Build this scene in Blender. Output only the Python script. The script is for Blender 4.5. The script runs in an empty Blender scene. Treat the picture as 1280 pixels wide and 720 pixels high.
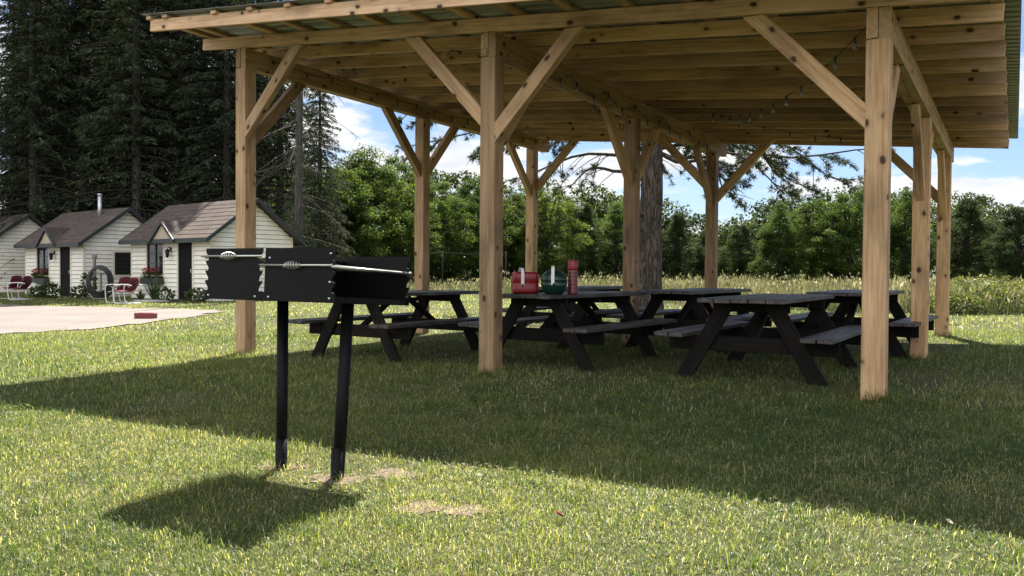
import bpy, math, random
import numpy as np
from mathutils import Vector, Matrix

random.seed(7)
rng = np.random.default_rng(11)
R = math.radians
scene = bpy.context.scene
COL = scene.collection

# ------------------------------------------------------------------ helpers
def tag(o, label=None, cat=None, group=None, kind=None):
    if label: o['label'] = label
    if cat: o['category'] = cat
    if group: o['group'] = group
    if kind: o['kind'] = kind
    return o

def link(o, parent=None):
    COL.objects.link(o)
    if parent is not None:
        o.parent = parent
    return o

def empty(name, loc=(0, 0, 0), rz=0.0, scale=1.0):
    o = bpy.data.objects.new(name, None)
    o.empty_display_size = 0.2
    o.location = loc
    o.rotation_euler = (0, 0, rz)
    o.scale = (scale,) * 3
    COL.objects.link(o)
    return o

def copy_tree(o, parent=None):
    c = o.copy()
    COL.objects.link(c)
    c.parent = parent
    for ch in [x for x in o.children]:
        copy_tree(ch, c)
    return c

def ground_z(x, y):
    return (0.00956 * np.clip(x, -14, 14) + 0.0042 * np.clip(y - 4.24, -4, 40)
            + 0.012 * np.sin(x * 0.9 + 1.3) * np.sin(y * 0.7) + 0.006 * np.sin(x * 2.3) * np.sin(y * 1.9 + .6))

def gz(x, y):
    return float(ground_z(x, y))

class MB:
    """collects boxes, tubes and lathes and links them as ONE mesh object"""
    def __init__(self):
        self.v, self.f, self.sm = [], [], []
    def add(self, vs, fs, M=None, smooth=False):
        n = len(self.v)
        for p in vs:
            p = Vector(p)
            self.v.append(tuple(M @ p) if M is not None else tuple(p))
        for q in fs:
            self.f.append([i + n for i in q]); self.sm.append(smooth)
        return self
    def box(self, c, s, M=None, ch=0.0):
        x, y, z = (k / 2 for k in s)
        T = Matrix.Translation(c)
        if M is not None: T = M @ T
        if ch <= 0:
            vs = [(-x, -y, -z), (x, -y, -z), (x, y, -z), (-x, y, -z), (-x, -y, z), (x, -y, z), (x, y, z), (-x, y, z)]
            fs = [(0, 3, 2, 1), (4, 5, 6, 7), (0, 1, 5, 4), (1, 2, 6, 5), (2, 3, 7, 6), (3, 0, 4, 7)]
            return self.add(vs, fs, T)
        # chamfered: every corner becomes three verts
        vs, idx = [], {}
        for sx in (-1, 1):
            for sy in (-1, 1):
                for sz in (-1, 1):
                    for a in range(3):
                        p = [sx * (x - ch), sy * (y - ch), sz * (z - ch)]
                        p[a] = (sx * x, sy * y, sz * z)[a]
                        idx[(sx, sy, sz, a)] = len(vs); vs.append(tuple(p))
        fs = []
        def quad(keys):
            fs.append([idx[k] for k in keys])
        for s_ in (-1, 1):
            for a in range(3):
                b, c_ = (a + 1) % 3, (a + 2) % 3
                ks = []
                for u, w in ((-1, -1), (1, -1), (1, 1), (-1, 1)):
                    k = [0, 0, 0]; k[a] = s_; k[b] = u; k[c_] = w
                    ks.append((k[0], k[1], k[2], a))
                if s_ < 0: ks.reverse()
                quad(ks)
        for a in range(3):           # edges parallel to axis a
            b, c_ = (a + 1) % 3, (a + 2) % 3
            for u in (-1, 1):
                for w in (-1, 1):
                    def key(sa, ax):
                        k = [0, 0, 0]; k[a] = sa; k[b] = u; k[c_] = w
                        return (k[0], k[1], k[2], ax)
                    ks = [key(-1, b), key(1, b), key(1, c_), key(-1, c_)]
                    if u * w < 0: ks.reverse()
                    quad(ks)
        for sx in (-1, 1):
            for sy in (-1, 1):
                for sz in (-1, 1):
                    t = [idx[(sx, sy, sz, a)] for a in range(3)]
                    if sx * sy * sz < 0: t.reverse()
                    fs.append(t)
        return self.add(vs, fs, T)
    def tube(self, pts, rad, n=8, cap=True, M=None, smooth=True):
        pts = [Vector(p) for p in pts]
        if not hasattr(rad, '__len__'): rad = [rad] * len(pts)
        vs, fs = [], []
        prev = None
        for i, p in enumerate(pts):
            d = (pts[min(i + 1, len(pts) - 1)] - pts[max(i - 1, 0)])
            d = d.normalized() if d.length > 1e-9 else Vector((0, 0, 1))
            if prev is None:
                a = Vector((0, 0, 1)) if abs(d.z) < .9 else Vector((1, 0, 0))
                u = d.cross(a).normalized()
            else:
                u = (prev - d * prev.dot(d))
                u = u.normalized() if u.length > 1e-6 else d.orthogonal().normalized()
            prev = u
            w = d.cross(u)
            for k in range(n):
                t = 2 * math.pi * k / n
                vs.append(p + (u * math.cos(t) + w * math.sin(t)) * rad[i])
        for i in range(len(pts) - 1):
            for k in range(n):
                a, b = i * n + k, i * n + (k + 1) % n
                fs.append((a, b, b + n, a + n))
        if cap:
            fs.append(list(range(n - 1, -1, -1)))
            fs.append([(len(pts) - 1) * n + k for k in range(n)])
        return self.add(vs, fs, M, smooth)
    def lathe(self, prof, n=24, M=None, smooth=True, lobes=None):
        vs, fs = [], []
        for (r, z) in prof:
            for k in range(n):
                t = 2 * math.pi * k / n
                rr = r
                vs.append((rr * math.cos(t), rr * math.sin(t), z))
        for i in range(len(prof) - 1):
            for k in range(n):
                a, b = i * n + k, i * n + (k + 1) % n
                fs.append((a, b, b + n, a + n))
        fs.append(list(range(n - 1, -1, -1)))
        fs.append([(len(prof) - 1) * n + k for k in range(n)])
        return self.add(vs, fs, M, smooth)
    def prism(self, poly, axis_vec, M=None):
        """poly: list of 3D points (planar), extruded by axis_vec"""
        n = len(poly); a = Vector(axis_vec)
        vs = [Vector(p) for p in poly] + [Vector(p) + a for p in poly]
        fs = [list(range(n - 1, -1, -1)), list(range(n, 2 * n))]
        for k in range(n):
            fs.append((k, (k + 1) % n, (k + 1) % n + n, k + n))
        return self.add(vs, fs, M)
    def build(self, name, mat, parent=None, loc=None, fix=True):
        me = bpy.data.meshes.new(name)
        me.from_pydata(self.v, [], self.f)
        me.polygons.foreach_set('use_smooth', self.sm)
        if fix:
            import bmesh
            b = bmesh.new(); b.from_mesh(me)
            bmesh.ops.recalc_face_normals(b, faces=b.faces)
            b.to_mesh(me); b.free()
        me.materials.append(mat)
        me.update()
        o = bpy.data.objects.new(name, me)
        if loc is not None: o.location = loc
        return link(o, parent)

def np_mesh(name, verts, loops, sizes, mat, tint=None, smooth=False):
    me = bpy.data.meshes.new(name)
    nv, nl, nf = len(verts), len(loops), len(sizes)
    me.vertices.add(nv); me.vertices.foreach_set('co', np.ascontiguousarray(verts, dtype=np.float32).ravel())
    me.loops.add(nl); me.loops.foreach_set('vertex_index', np.ascontiguousarray(loops, dtype=np.int32))
    me.polygons.add(nf)
    st = np.concatenate([[0], np.cumsum(sizes)[:-1]]).astype(np.int32)
    me.polygons.foreach_set('loop_start', st)
    me.update(calc_edges=True)
    if tint is not None:
        a = me.attributes.new('tint', 'FLOAT', 'POINT')
        a.data.foreach_set('value', np.ascontiguousarray(tint, dtype=np.float32))
    if smooth: me.polygons.foreach_set('use_smooth', [True] * nf)
    if mat is not None: me.materials.append(mat)
    me.validate()
    return me

def unit(a):
    return a / np.maximum(np.linalg.norm(a, axis=1, keepdims=True), 1e-9)

def leaf_cards(c, d, nrm, L, W):
    """rhombic leaf quads: centre c, long direction d, facing nrm"""
    d = unit(d); s = unit(np.cross(d, nrm))
    L = np.asarray(L)[:, None] * .5; W = np.asarray(W)[:, None] * .5
    v = np.stack([c - d * L, c + s * W - d * L * .1, c + d * L, c - s * W - d * L * .1], 1).reshape(-1, 3)
    n = len(c)
    return v, np.arange(4 * n), np.full(n, 4)

# ------------------------------------------------------------------ materials
def new_mat(name):
    m = bpy.data.materials.new(name); m.use_nodes = True
    nt = m.node_tree
    return m, nt, nt.nodes['Principled BSDF']

def N(nt, typ, **kw):
    n = nt.nodes.new(typ)
    for k, v in kw.items():
        if k.startswith('i_'):
            n.inputs[k[2:].replace('_', ' ')].default_value = v
        else:
            setattr(n, k, v)
    return n

def ramp(nt, stops):
    r = nt.nodes.new('ShaderNodeValToRGB')
    el = r.color_ramp.elements
    while len(el) > 1: el.remove(el[-1])
    el[0].position = stops[0][0]; el[0].color = (*stops[0][1], 1)
    for p, c in stops[1:]:
        e = el.new(p); e.color = (*c, 1)
    return r

def mixc(nt, fac, a, b, mode='MIX'):
    m = nt.nodes.new('ShaderNodeMix'); m.data_type = 'RGBA'; m.blend_type = mode
    for sock, v in ((m.inputs[0], fac), (m.inputs[6], a), (m.inputs[7], b)):
        if hasattr(v, 'is_linked') or hasattr(v, 'links'): nt.links.new(v, sock)
        elif isinstance(v, (int, float)): sock.default_value = v
        else: sock.default_value = (*v, 1)
    return m.outputs[2]

def math_n(nt, op, a, b=None, c=None, clamp=False):
    m = nt.nodes.new('ShaderNodeMath'); m.operation = op; m.use_clamp = clamp
    for i, v in enumerate((a, b, c)):
        if v is None: continue
        if isinstance(v, (int, float)): m.inputs[i].default_value = v
        else: nt.links.new(v, m.inputs[i])
    return m.outputs[0]

def plain(name, col, rough=.6, metal=0.0, var=0.12, scale=12.0, bump=0.0, spec=0.5):
    m, nt, b = new_mat(name)
    tc = N(nt, 'ShaderNodeTexCoord')
    nz = N(nt, 'ShaderNodeTexNoise', i_Scale=scale, i_Detail=5.0)
    nt.links.new(tc.outputs['Object'], nz.inputs['Vector'])
    r = ramp(nt, [(.3, tuple(k * (1 - var) for k in col)), (.7, tuple(min(1, k * (1 + var)) for k in col))])
    nt.links.new(nz.outputs['Fac'], r.inputs[0])
    nt.links.new(r.outputs[0], b.inputs['Base Color'])
    b.inputs['Roughness'].default_value = rough
    b.inputs['Metallic'].default_value = metal
    b.inputs['Specular IOR Level'].default_value = spec
    if bump:
        bm = N(nt, 'ShaderNodeBump', i_Strength=bump, i_Distance=.01)
        nt.links.new(nz.outputs['Fac'], bm.inputs['Height'])
        nt.links.new(bm.outputs[0], b.inputs['Normal'])
    return m

def wood(name, c1, c2, c3, knot=(.05, .025, .012), rough=.65, knots=True, grain=1.0, spec=.3, worn_sheen=None):
    """sawn timber: the member's local X runs along the grain"""
    m, nt, b = new_mat(name)
    L = nt.links
    tc = N(nt, 'ShaderNodeTexCoord'); oi = N(nt, 'ShaderNodeObjectInfo')
    off = N(nt, 'ShaderNodeVectorMath', operation='MULTIPLY_ADD')
    comb = N(nt, 'ShaderNodeCombineXYZ')
    for k in range(3): L.new(oi.outputs['Random'], comb.inputs[k])
    L.new(comb.outputs[0], off.inputs[0]); off.inputs[1].default_value = (37, 91, 53)
    L.new(tc.outputs['Object'], off.inputs[2])
    mp = N(nt, 'ShaderNodeMapping'); mp.inputs['Scale'].default_value = (.9, 16, 16)
    L.new(off.outputs[0], mp.inputs[0])
    n1 = N(nt, 'ShaderNodeTexNoise', i_Scale=2.2 * grain, i_Detail=6.0, i_Roughness=.6, i_Distortion=.4)
    L.new(mp.outputs[0], n1.inputs['Vector'])
    mp2 = N(nt, 'ShaderNodeMapping'); mp2.inputs['Scale'].default_value = (.8, 2.2, 2.2)
    L.new(off.outputs[0], mp2.inputs[0])
    n2 = N(nt, 'ShaderNodeTexNoise', i_Scale=1.4, i_Detail=4.0)
    L.new(mp2.outputs[0], n2.inputs['Vector'])
    r1 = ramp(nt, [(.28, c3), (.48, c1), (.72, c2)])
    L.new(n1.outputs['Fac'], r1.inputs[0])
    r2 = ramp(nt, [(.28, (.50, .47, .45)), (.45, (.92, .9, .88)), (.68, (1.14, 1.12, 1.1))])
    L.new(n2.outputs['Fac'], r2.inputs[0])
    col = mixc(nt, 1.0, r1.outputs[0], r2.outputs[0], 'MULTIPLY')
    # each board its own tone
    rr = ramp(nt, [(0, (.60, .57, .55)), (.3, (.82, .82, .84)), (.65, (1.0, .97, .93)), (1, (1.2, 1.14, 1.04))])
    L.new(oi.outputs['Random'], rr.inputs[0])
    col = mixc(nt, 1.0, col, rr.outputs[0], 'MULTIPLY')
    h = n1.outputs['Fac']
    if knots:
        mp3 = N(nt, 'ShaderNodeMapping'); mp3.inputs['Scale'].default_value = (4.2, 6.4, 6.4)
        L.new(off.outputs[0], mp3.inputs[0])
        kn = N(nt, 'ShaderNodeTexNoise', i_Scale=30.0, i_Detail=3.0); L.new(off.outputs[0], kn.inputs['Vector'])
        vo = N(nt, 'ShaderNodeTexVoronoi', i_Scale=1.0)
        L.new(mp3.outputs[0], vo.inputs['Vector'])
        k = N(nt, 'ShaderNodeMapRange'); k.inputs['From Min'].default_value = .23; k.inputs['From Max'].default_value = .15
        kd = math_n(nt, 'ADD', math_n(nt, 'ADD', vo.outputs['Distance'], math_n(nt, 'MULTIPLY_ADD', kn.outputs['Fac'], .12, -.06)), math_n(nt, 'MULTIPLY', n2.outputs['Fac'], .10))
        L.new(kd, k.inputs[0])
        ring = N(nt, 'ShaderNodeMapRange'); ring.inputs['From Min'].default_value = .38; ring.inputs['From Max'].default_value = .12
        ring.inputs['To Max'].default_value = .6
        L.new(kd, ring.inputs[0])
        col = mixc(nt, ring.outputs[0], col, c3)
        col = mixc(nt, k.outputs[0], col, knot)
    if worn_sheen:
        geo = N(nt, 'ShaderNodeTexNoise', i_Scale=9.0, i_Detail=8.0, i_Roughness=.7)
        mp4 = N(nt, 'ShaderNodeMapping'); mp4.inputs['Scale'].default_value = (.35, 2.5, 2.5)
        L.new(off.outputs[0], mp4.inputs[0]); L.new(mp4.outputs[0], geo.inputs['Vector'])
        kk = N(nt, 'ShaderNodeMapRange'); kk.inputs['From Min'].default_value = .42; kk.inputs['From Max'].default_value = .64
        L.new(geo.outputs['Fac'], kk.inputs[0])
        col = mixc(nt, kk.outputs[0], col, worn_sheen)
    L.new(col, b.inputs['Base Color'])
    b.inputs['Roughness'].default_value = rough
    b.inputs['Specular IOR Level'].default_value = spec
    bm = N(nt, 'ShaderNodeBump', i_Strength=.35, i_Distance=.004)
    L.new(h, bm.inputs['Height']); L.new(bm.outputs[0], b.inputs['Normal'])
    return m

def foliage(name, stops, trans=.45, rough=.55, spec=.25, gain=1.5, warm=(1.15, 1.1, .55)):
    """leaf: diffuse + light passing through, tone from the per leaf attribute"""
    m, nt, b = new_mat(name)
    L = nt.links
    at = N(nt, 'ShaderNodeAttribute', attribute_name='tint')
    oi = N(nt, 'ShaderNodeObjectInfo')
    t = math_n(nt, 'ADD', at.outputs['Fac'], math_n(nt, 'MULTIPLY_ADD', oi.outputs['Random'], .24, -.12), clamp=True)
    r = ramp(nt, stops); L.new(t, r.inputs[0])
    L.new(r.outputs[0], b.inputs['Base Color'])
    b.inputs['Roughness'].default_value = rough
    b.inputs['Specular IOR Level'].default_value = spec
    tr = N(nt, 'ShaderNodeBsdfTranslucent')
    tcol = mixc(nt, 1.0, r.outputs[0], tuple(k * gain for k in warm), 'MULTIPLY')
    L.new(tcol, tr.inputs['Color'])
    mx = N(nt, 'ShaderNodeMixShader'); mx.inputs[0].default_value = trans
    L.new(b.outputs[0], mx.inputs[1]); L.new(tr.outputs[0], mx.inputs[2])
    L.new(mx.outputs[0], nt.nodes['Material Output'].inputs['Surface'])
    return m

M = {}
M['pine'] = wood('sawn pine timber', (.455, .305, .175), (.60, .435, .275), (.29, .175, .09))
M['pine_rough'] = wood('rough sawn pine board', (.54, .375, .255), (.66, .48, .34), (.34, .205, .12))
M['table'] = wood('dark stained table plank', (.024, .020, .018), (.040, .034, .030), (.012, .010, .009), knots=False, rough=.52, spec=.45, worn_sheen=(.080, .075, .072))  # worn grey, lightened so its colour also carries the sheen of the tops
M['table_leg'] = wood('dark stained table leg', (.011, .0095, .009), (.017, .0145, .013), (.007, .0062, .006), knots=False, rough=.8, spec=.12)
M['black_steel'] = plain('black painted steel', (.0035, .0034, .0036), rough=.5, spec=.14, var=.4, scale=30, bump=.05)
M['steel'] = plain('bare steel rod', (.48, .47, .45), rough=.36, metal=1.0, var=.1)
M['bolt'] = plain('zinc bolt', (.75, .75, .75), rough=.4, metal=.6)
M['white_plastic'] = plain('white plastic', (.72, .72, .70), rough=.4)
M['red_plastic'] = plain('red plastic', (.21, .008, .012), rough=.38, var=.08)
M['green_plastic'] = plain('dark green plastic', (.004, .028, .022), rough=.3, var=.1)
M['black_plastic'] = plain('black plastic', (.012, .012, .012), rough=.45)
M['black_rubber'] = plain('black rubber hose', (.013, .013, .014), rough=.5)
M['dull_steel'] = plain('dull grey pole', (.045, .045, .044), rough=.8, spec=.1)
M['trim'] = plain('dark green trim paint', (.018, .026, .024), rough=.5)
M['white_trim'] = plain('cream trim paint', (.70, .66, .55), rough=.5, var=.05)
M['soffit'] = plain('tan soffit board', (.42, .36, .26), rough=.7)
M['screen'] = plain('dark screen door', (.008, .008, .008), rough=.7, spec=.1)
M['frame_dark'] = plain('dark window frame', (.03, .03, .03), rough=.5)
M['white_metal'] = plain('white enamel tube', (.75, .74, .72), rough=.35)
M['red_metal'] = plain('faded red enamel', (.13, .014, .028), rough=.5)
M['brick_red'] = plain('red painted timber', (.17, .035, .032), rough=.7, bump=.4)
M['stone'] = plain('pale paving stone', (.42, .40, .36), rough=.8, bump=.3)
M['bulb'] = plain('clear bulb glass', (.16, .155, .14), rough=.08, spec=.6)
M['chim'] = plain('galvanised flue pipe', (.55, .55, .55), rough=.4, metal=.8)
M['grey_post'] = plain('weathered grey stake', (.20, .18, .16), rough=.8, bump=.4)

def glass_mat():
    m, nt, b = new_mat('dark window glass')
    b.inputs['Base Color'].default_value = (.010, .011, .012, 1)
    b.inputs['Roughness'].default_value = .06
    b.inputs['Specular IOR Level'].default_value = .5
    return m
M['glass'] = glass_mat()

def siding_mat():
    """horizontal lap siding is real geometry; this is its weathered paint"""
    m, nt, b = new_mat('cream vinyl siding')
    L = nt.links
    tc = N(nt, 'ShaderNodeTexCoord')
    n = N(nt, 'ShaderNodeTexNoise', i_Scale=2.5, i_Detail=6.0)
    L.new(tc.outputs['Object'], n.inputs['Vector'])
    r = ramp(nt, [(.3, (.76, .72, .60)), (.7, (.87, .84, .73))])
    L.new(n.outputs['Fac'], r.inputs[0]); L.new(r.outputs[0], b.inputs['Base Color'])
    b.inputs['Roughness'].default_value = .5
    return m
M['siding'] = siding_mat()

def shingle_mat():
    m, nt, b = new_mat('brown asphalt shingles')
    L = nt.links
    tc = N(nt, 'ShaderNodeTexCoord')
    br = N(nt, 'ShaderNodeTexBrick', i_Scale=1.0)
    br.inputs['Brick Width'].default_value = .30; br.inputs['Row Height'].default_value = .13
    br.inputs['Mortar Size'].default_value = .006
    br.inputs['Color1'].default_value = (.100, .074, .060, 1); br.inputs['Color2'].default_value = (.068, .052, .044, 1)
    br.inputs['Mortar'].default_value = (.025, .019, .017, 1)
    L.new(tc.outputs['Object'], br.inputs['Vector'])
    n = N(nt, 'ShaderNodeTexNoise', i_Scale=1.6, i_Detail=8.0, i_Roughness=.65)
    L.new(tc.outputs['Object'], n.inputs['Vector'])
    r = ramp(nt, [(.35, (.7, .7, .72)), (.62, (1.15, 1.1, 1.08)), (.78, (1.7, 1.55, 1.45))])
    L.new(n.outputs['Fac'], r.inputs[0])
    L.new(mixc(nt, 1.0, br.outputs['Color'], r.outputs[0], 'MULTIPLY'), b.inputs['Base Color'])
    b.inputs['Roughness'].default_value = .85
    return m
M['shingle'] = shingle_mat()

def roof_metal():
    m, nt, b = new_mat('galvanised roof sheet')
    L = nt.links
    tc = N(nt, 'ShaderNodeTexCoord')
    n = N(nt, 'ShaderNodeTexNoise', i_Scale=3.0, i_Detail=6.0)
    L.new(tc.outputs['Object'], n.inputs['Vector'])
    r = ramp(nt, [(.3, (.16, .18, .17)), (.7, (.26, .28, .27))])
    L.new(n.outputs['Fac'], r.inputs[0]); L.new(r.outputs[0], b.inputs['Base Color'])
    b.inputs['Metallic'].default_value = .45; b.inputs['Roughness'].default_value = .42
    return m
M['roof_metal'] = roof_metal()

def plaid_mat():
    m, nt, b = new_mat('red tartan print')
    L = nt.links
    tc = N(nt, 'ShaderNodeTexCoord')
    sx = N(nt, 'ShaderNodeSeparateXYZ'); L.new(tc.outputs['Object'], sx.inputs[0])
    a = math_n(nt, 'ARCTAN2', sx.outputs['Y'], sx.outputs['X'])
    u = math_n(nt, 'FRACT', math_n(nt, 'MULTIPLY', a, 8 / (2 * math.pi)))
    v = math_n(nt, 'FRACT', math_n(nt, 'MULTIPLY', sx.outputs['Z'], 24.0))
    su = math_n(nt, 'GREATER_THAN', u, .55); sv = math_n(nt, 'GREATER_THAN', v, .55)
    c = mixc(nt, math_n(nt, 'MULTIPLY', math_n(nt, 'ADD', su, sv), .45), (.17, .008, .011), (.010, .008, .010))
    fine = math_n(nt, 'MULTIPLY', math_n(nt, 'GREATER_THAN', math_n(nt, 'FRACT', math_n(nt, 'MULTIPLY', v, 1.0)), .93), .6)
    c = mixc(nt, fine, c, (.35, .30, .12))
    L.new(c, b.inputs['Base Color']); b.inputs['Roughness'].default_value = .4
    return m
M['plaid'] = plaid_mat()

def bark_mat(name, c1, c2, sc=1.0, bump=.9):
    m, nt, b = new_mat(name)
    L = nt.links
    tc = N(nt, 'ShaderNodeTexCoord')
    mp = N(nt, 'ShaderNodeMapping'); mp.inputs['Scale'].default_value = (9 * sc, 9 * sc, 2.2 * sc)
    L.new(tc.outputs['Object'], mp.inputs[0])
    mp.inputs['Scale'].default_value = (11 * sc, 11 * sc, 1.5 * sc)
    n = N(nt, 'ShaderNodeTexNoise', i_Scale=1.5, i_Detail=3.0, i_Roughness=.5, i_Distortion=.5)
    L.new(mp.outputs[0], n.inputs['Vector'])
    n3 = N(nt, 'ShaderNodeTexNoise', i_Scale=22.0 * sc, i_Detail=8.0, i_Roughness=.7)
    L.new(tc.outputs['Object'], n3.inputs['Vector'])
    ridge = math_n(nt, 'ABSOLUTE', math_n(nt, 'MULTIPLY_ADD', n.outputs['Fac'], 2.0, -1.0))
    h = math_n(nt, 'ADD', math_n(nt, 'MULTIPLY', ridge, 2.2), math_n(nt, 'MULTIPLY_ADD', n3.outputs['Fac'], .9, -.3))
    r = ramp(nt, [(.15, c1), (.75, c2)]); L.new(h, r.inputs[0])
    L.new(r.outputs[0], b.inputs['Base Color'])
    b.inputs['Roughness'].default_value = .9; b.inputs['Specular IOR Level'].default_value = .2
    bm = N(nt, 'ShaderNodeBump', i_Strength=bump, i_Distance=.04)
    L.new(h, bm.inputs['Height']); L.new(bm.outputs[0], b.inputs['Normal'])
    return m
M['bark_pine'] = bark_mat('furrowed pine bark', (.028, .022, .018), (.15, .125, .105))
M['bark'] = bark_mat('grey tree bark', (.03, .026, .022), (.11, .10, .085))
M['bark_pale'] = bark_mat('pale grey bark', (.05, .045, .04), (.13, .12, .105))

M['spruce'] = foliage('spruce needles', [(0, (.020, .029, .019)), (.5, (.043, .060, .036)), (1, (.092, .112, .060))], trans=.2, gain=1.3, spec=.06, rough=.8)
M['leaf'] = foliage('broad leaves', [(0, (.020, .036, .011)), (.5, (.050, .083, .021)), (1, (.130, .158, .034))], trans=.45, gain=1.9, spec=.1, rough=.7)
M['leaf_dark'] = foliage('dark broad leaves', [(0, (.011, .020, .009)), (.5, (.028, .047, .016)), (1, (.085, .110, .032))], trans=.35, gain=1.7, spec=.1, rough=.7)  # darker leaf tone for the dark edge trees and the woodland
M['pine_needle'] = foliage('pine needles', [(0, (.012, .022, .011)), (.5, (.026, .042, .019)), (1, (.07, .085, .034))], trans=.2, gain=1.2, spec=.1)
M['grass'] = foliage('lawn grass', [(0, (.034, .066, .020)), (.4, (.105, .145, .040)), (.72, (.25, .245, .078)), (.9, (.38, .33, .18)), (1, (.50, .43, .28))], trans=.5, gain=1.65, warm=(1.05, 1.12, .55), spec=.35, rough=.45)
M['meadow'] = foliage('meadow grass', [(0, (.05, .075, .030)), (.35, (.115, .135, .060)), (.7, (.26, .235, .125)), (1, (.50, .46, .33))], trans=.35, gain=1.15, warm=(1.05, 1.0, .8))
M['weed'] = foliage('weed leaves', [(0, (.045, .07, .022)), (.5, (.10, .125, .048)), (1, (.30, .29, .13))], trans=.4, gain=1.4)
M['plant'] = foliage('garden plant leaves', [(0, (.020, .035, .013)), (.5, (.045, .07, .024)), (1, (.09, .12, .04))], trans=.3, gain=1.3)
M['flower'] = foliage('red petals', [(0, (.20, .012, .014)), (1, (.42, .04, .04))], trans=.2, gain=1.0, warm=(1, 1, 1))

def lawn_ground():
    m, nt, b = new_mat('lawn soil and thatch')
    L = nt.links
    tc = N(nt, 'ShaderNodeTexCoord')
    n1 = N(nt, 'ShaderNodeTexNoise', i_Scale=.6, i_Detail=6.0, i_Roughness=.65)
    n2 = N(nt, 'ShaderNodeTexNoise', i_Scale=34.0, i_Detail=6.0, i_Roughness=.75)
    for n in (n1, n2): L.new(tc.outputs['Object'], n.inputs['Vector'])
    r1 = ramp(nt, [(.3, (.045, .060, .022)), (.52, (.075, .080, .034)), (.72, (.14, .115, .062))])
    L.new(n1.outputs['Fac'], r1.inputs[0])
    r2 = ramp(nt, [(.28, (.35, .36, .35)), (.6, (1.15, 1.12, 1.0)), (.8, (1.7, 1.55, 1.3))])
    L.new(n2.outputs['Fac'], r2.inputs[0])
    L.new(mixc(nt, 1.0, r1.outputs[0], r2.outputs[0], 'MULTIPLY'), b.inputs['Base Color'])
    b.inputs['Roughness'].default_value = .95; b.inputs['Specular IOR Level'].default_value = .15
    bm = N(nt, 'ShaderNodeBump', i_Strength=.8, i_Distance=.02)
    L.new(n2.outputs['Fac'], bm.inputs['Height']); L.new(bm.outputs[0], b.inputs['Normal'])
    return m
M['ground'] = lawn_ground()

def soil_mat():
    m, nt, b = new_mat('bare dry soil')
    L = nt.links
    tc = N(nt, 'ShaderNodeTexCoord')
    n2 = N(nt, 'ShaderNodeTexNoise', i_Scale=45.0, i_Detail=8.0, i_Roughness=.75)
    L.new(tc.outputs['Object'], n2.inputs['Vector'])
    r = ramp(nt, [(.3, (.085, .060, .040)), (.7, (.20, .145, .10))])
    L.new(n2.outputs['Fac'], r.inputs[0]); L.new(r.outputs[0], b.inputs['Base Color'])
    b.inputs['Roughness'].default_value = .95
    bm = N(nt, 'ShaderNodeBump', i_Strength=1.0, i_Distance=.01)
    L.new(n2.outputs['Fac'], bm.inputs['Height']); L.new(bm.outputs[0], b.inputs['Normal'])
    return m
M['soil'] = soil_mat()

def gravel_mat():
    m, nt, b = new_mat('pinkish gravel')
    L = nt.links
    tc = N(nt, 'ShaderNodeTexCoord')
    n1 = N(nt, 'ShaderNodeTexNoise', i_Scale=.7, i_Detail=6.0)
    vo = N(nt, 'ShaderNodeTexVoronoi', i_Scale=26.0)
    for n in (n1, vo): L.new(tc.outputs['Object'], n.inputs['Vector'])
    r1 = ramp(nt, [(.3, (.158, .132, .117)), (.7, (.215, .186, .166))]); L.new(n1.outputs['Fac'], r1.inputs[0])
    r2 = ramp(nt, [(.0, (1.12, 1.1, 1.08)), (.7, (.7, .7, .7))]); L.new(vo.outputs['Distance'], r2.inputs[0])
    L.new(mixc(nt, 1.0, r1.outputs[0], r2.outputs[0], 'MULTIPLY'), b.inputs['Base Color'])
    b.inputs['Roughness'].default_value = .9
    bm = N(nt, 'ShaderNodeBump', i_Strength=.6, i_Distance=.02)
    L.new(vo.outputs['Distance'], bm.inputs['Height']); L.new(bm.outputs[0], b.inputs['Normal'])
    return m
M['gravel'] = gravel_mat()

# ------------------------------------------------------------------ camera
F_PX, PITCH, ROLL, EYE = 1027.14, -0.02073, 0.00748, 1.06
cam = bpy.data.cameras.new('camera'); cam_o = bpy.data.objects.new('camera', cam); COL.objects.link(cam_o)
cam.sensor_width = 36; cam.lens = F_PX / 1280 * 36; cam.clip_end = 2000; cam.clip_start = .05
Fw = Vector((0, math.cos(PITCH), math.sin(PITCH))); U0 = Vector((0, -math.sin(PITCH), math.cos(PITCH))); R0 = Vector((1, 0, 0))
cr, sr = math.cos(ROLL), math.sin(ROLL)
Rc = R0 * cr + U0 * sr; Uc = U0 * cr - R0 * sr
mw = Matrix(((Rc.x, Uc.x, -Fw.x, 0), (Rc.y, Uc.y, -Fw.y, 0), (Rc.z, Uc.z, -Fw.z, EYE), (0, 0, 0, 1)))
cam_o.matrix_world = mw
scene.camera = cam_o

def px_dir(px):            # horizontal bearing of a picture column
    return (px - 640) / F_PX

# ------------------------------------------------------------------ sky, sun
SUN_H = Vector((.125, .75, 1.0)).normalized()     # direction towards the sun
elev = math.asin(SUN_H.z); azim = math.atan2(SUN_H.x, SUN_H.y)
w = bpy.data.worlds.new('World'); scene.world = w; w.use_nodes = True
nt = w.node_tree; L = nt.links
bg = nt.nodes['Background']
sky = N(nt, 'ShaderNodeTexSky'); sky.sky_type = 'NISHITA'; sky.sun_disc = False
sky.sun_elevation = elev; sky.sun_rotation = azim; sky.air_density = 1.0; sky.dust_density = .6; sky.ozone_density = 2.2
tc = N(nt, 'ShaderNodeTexCoord')
sp = N(nt, 'ShaderNodeSeparateXYZ'); L.new(tc.outputs['Generated'], sp.inputs[0])
zz = math_n(nt, 'ADD', math_n(nt, 'MAXIMUM', sp.outputs['Z'], 0.0), .16)
cx = math_n(nt, 'DIVIDE', sp.outputs['X'], zz); cy = math_n(nt, 'DIVIDE', sp.outputs['Y'], zz)
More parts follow.
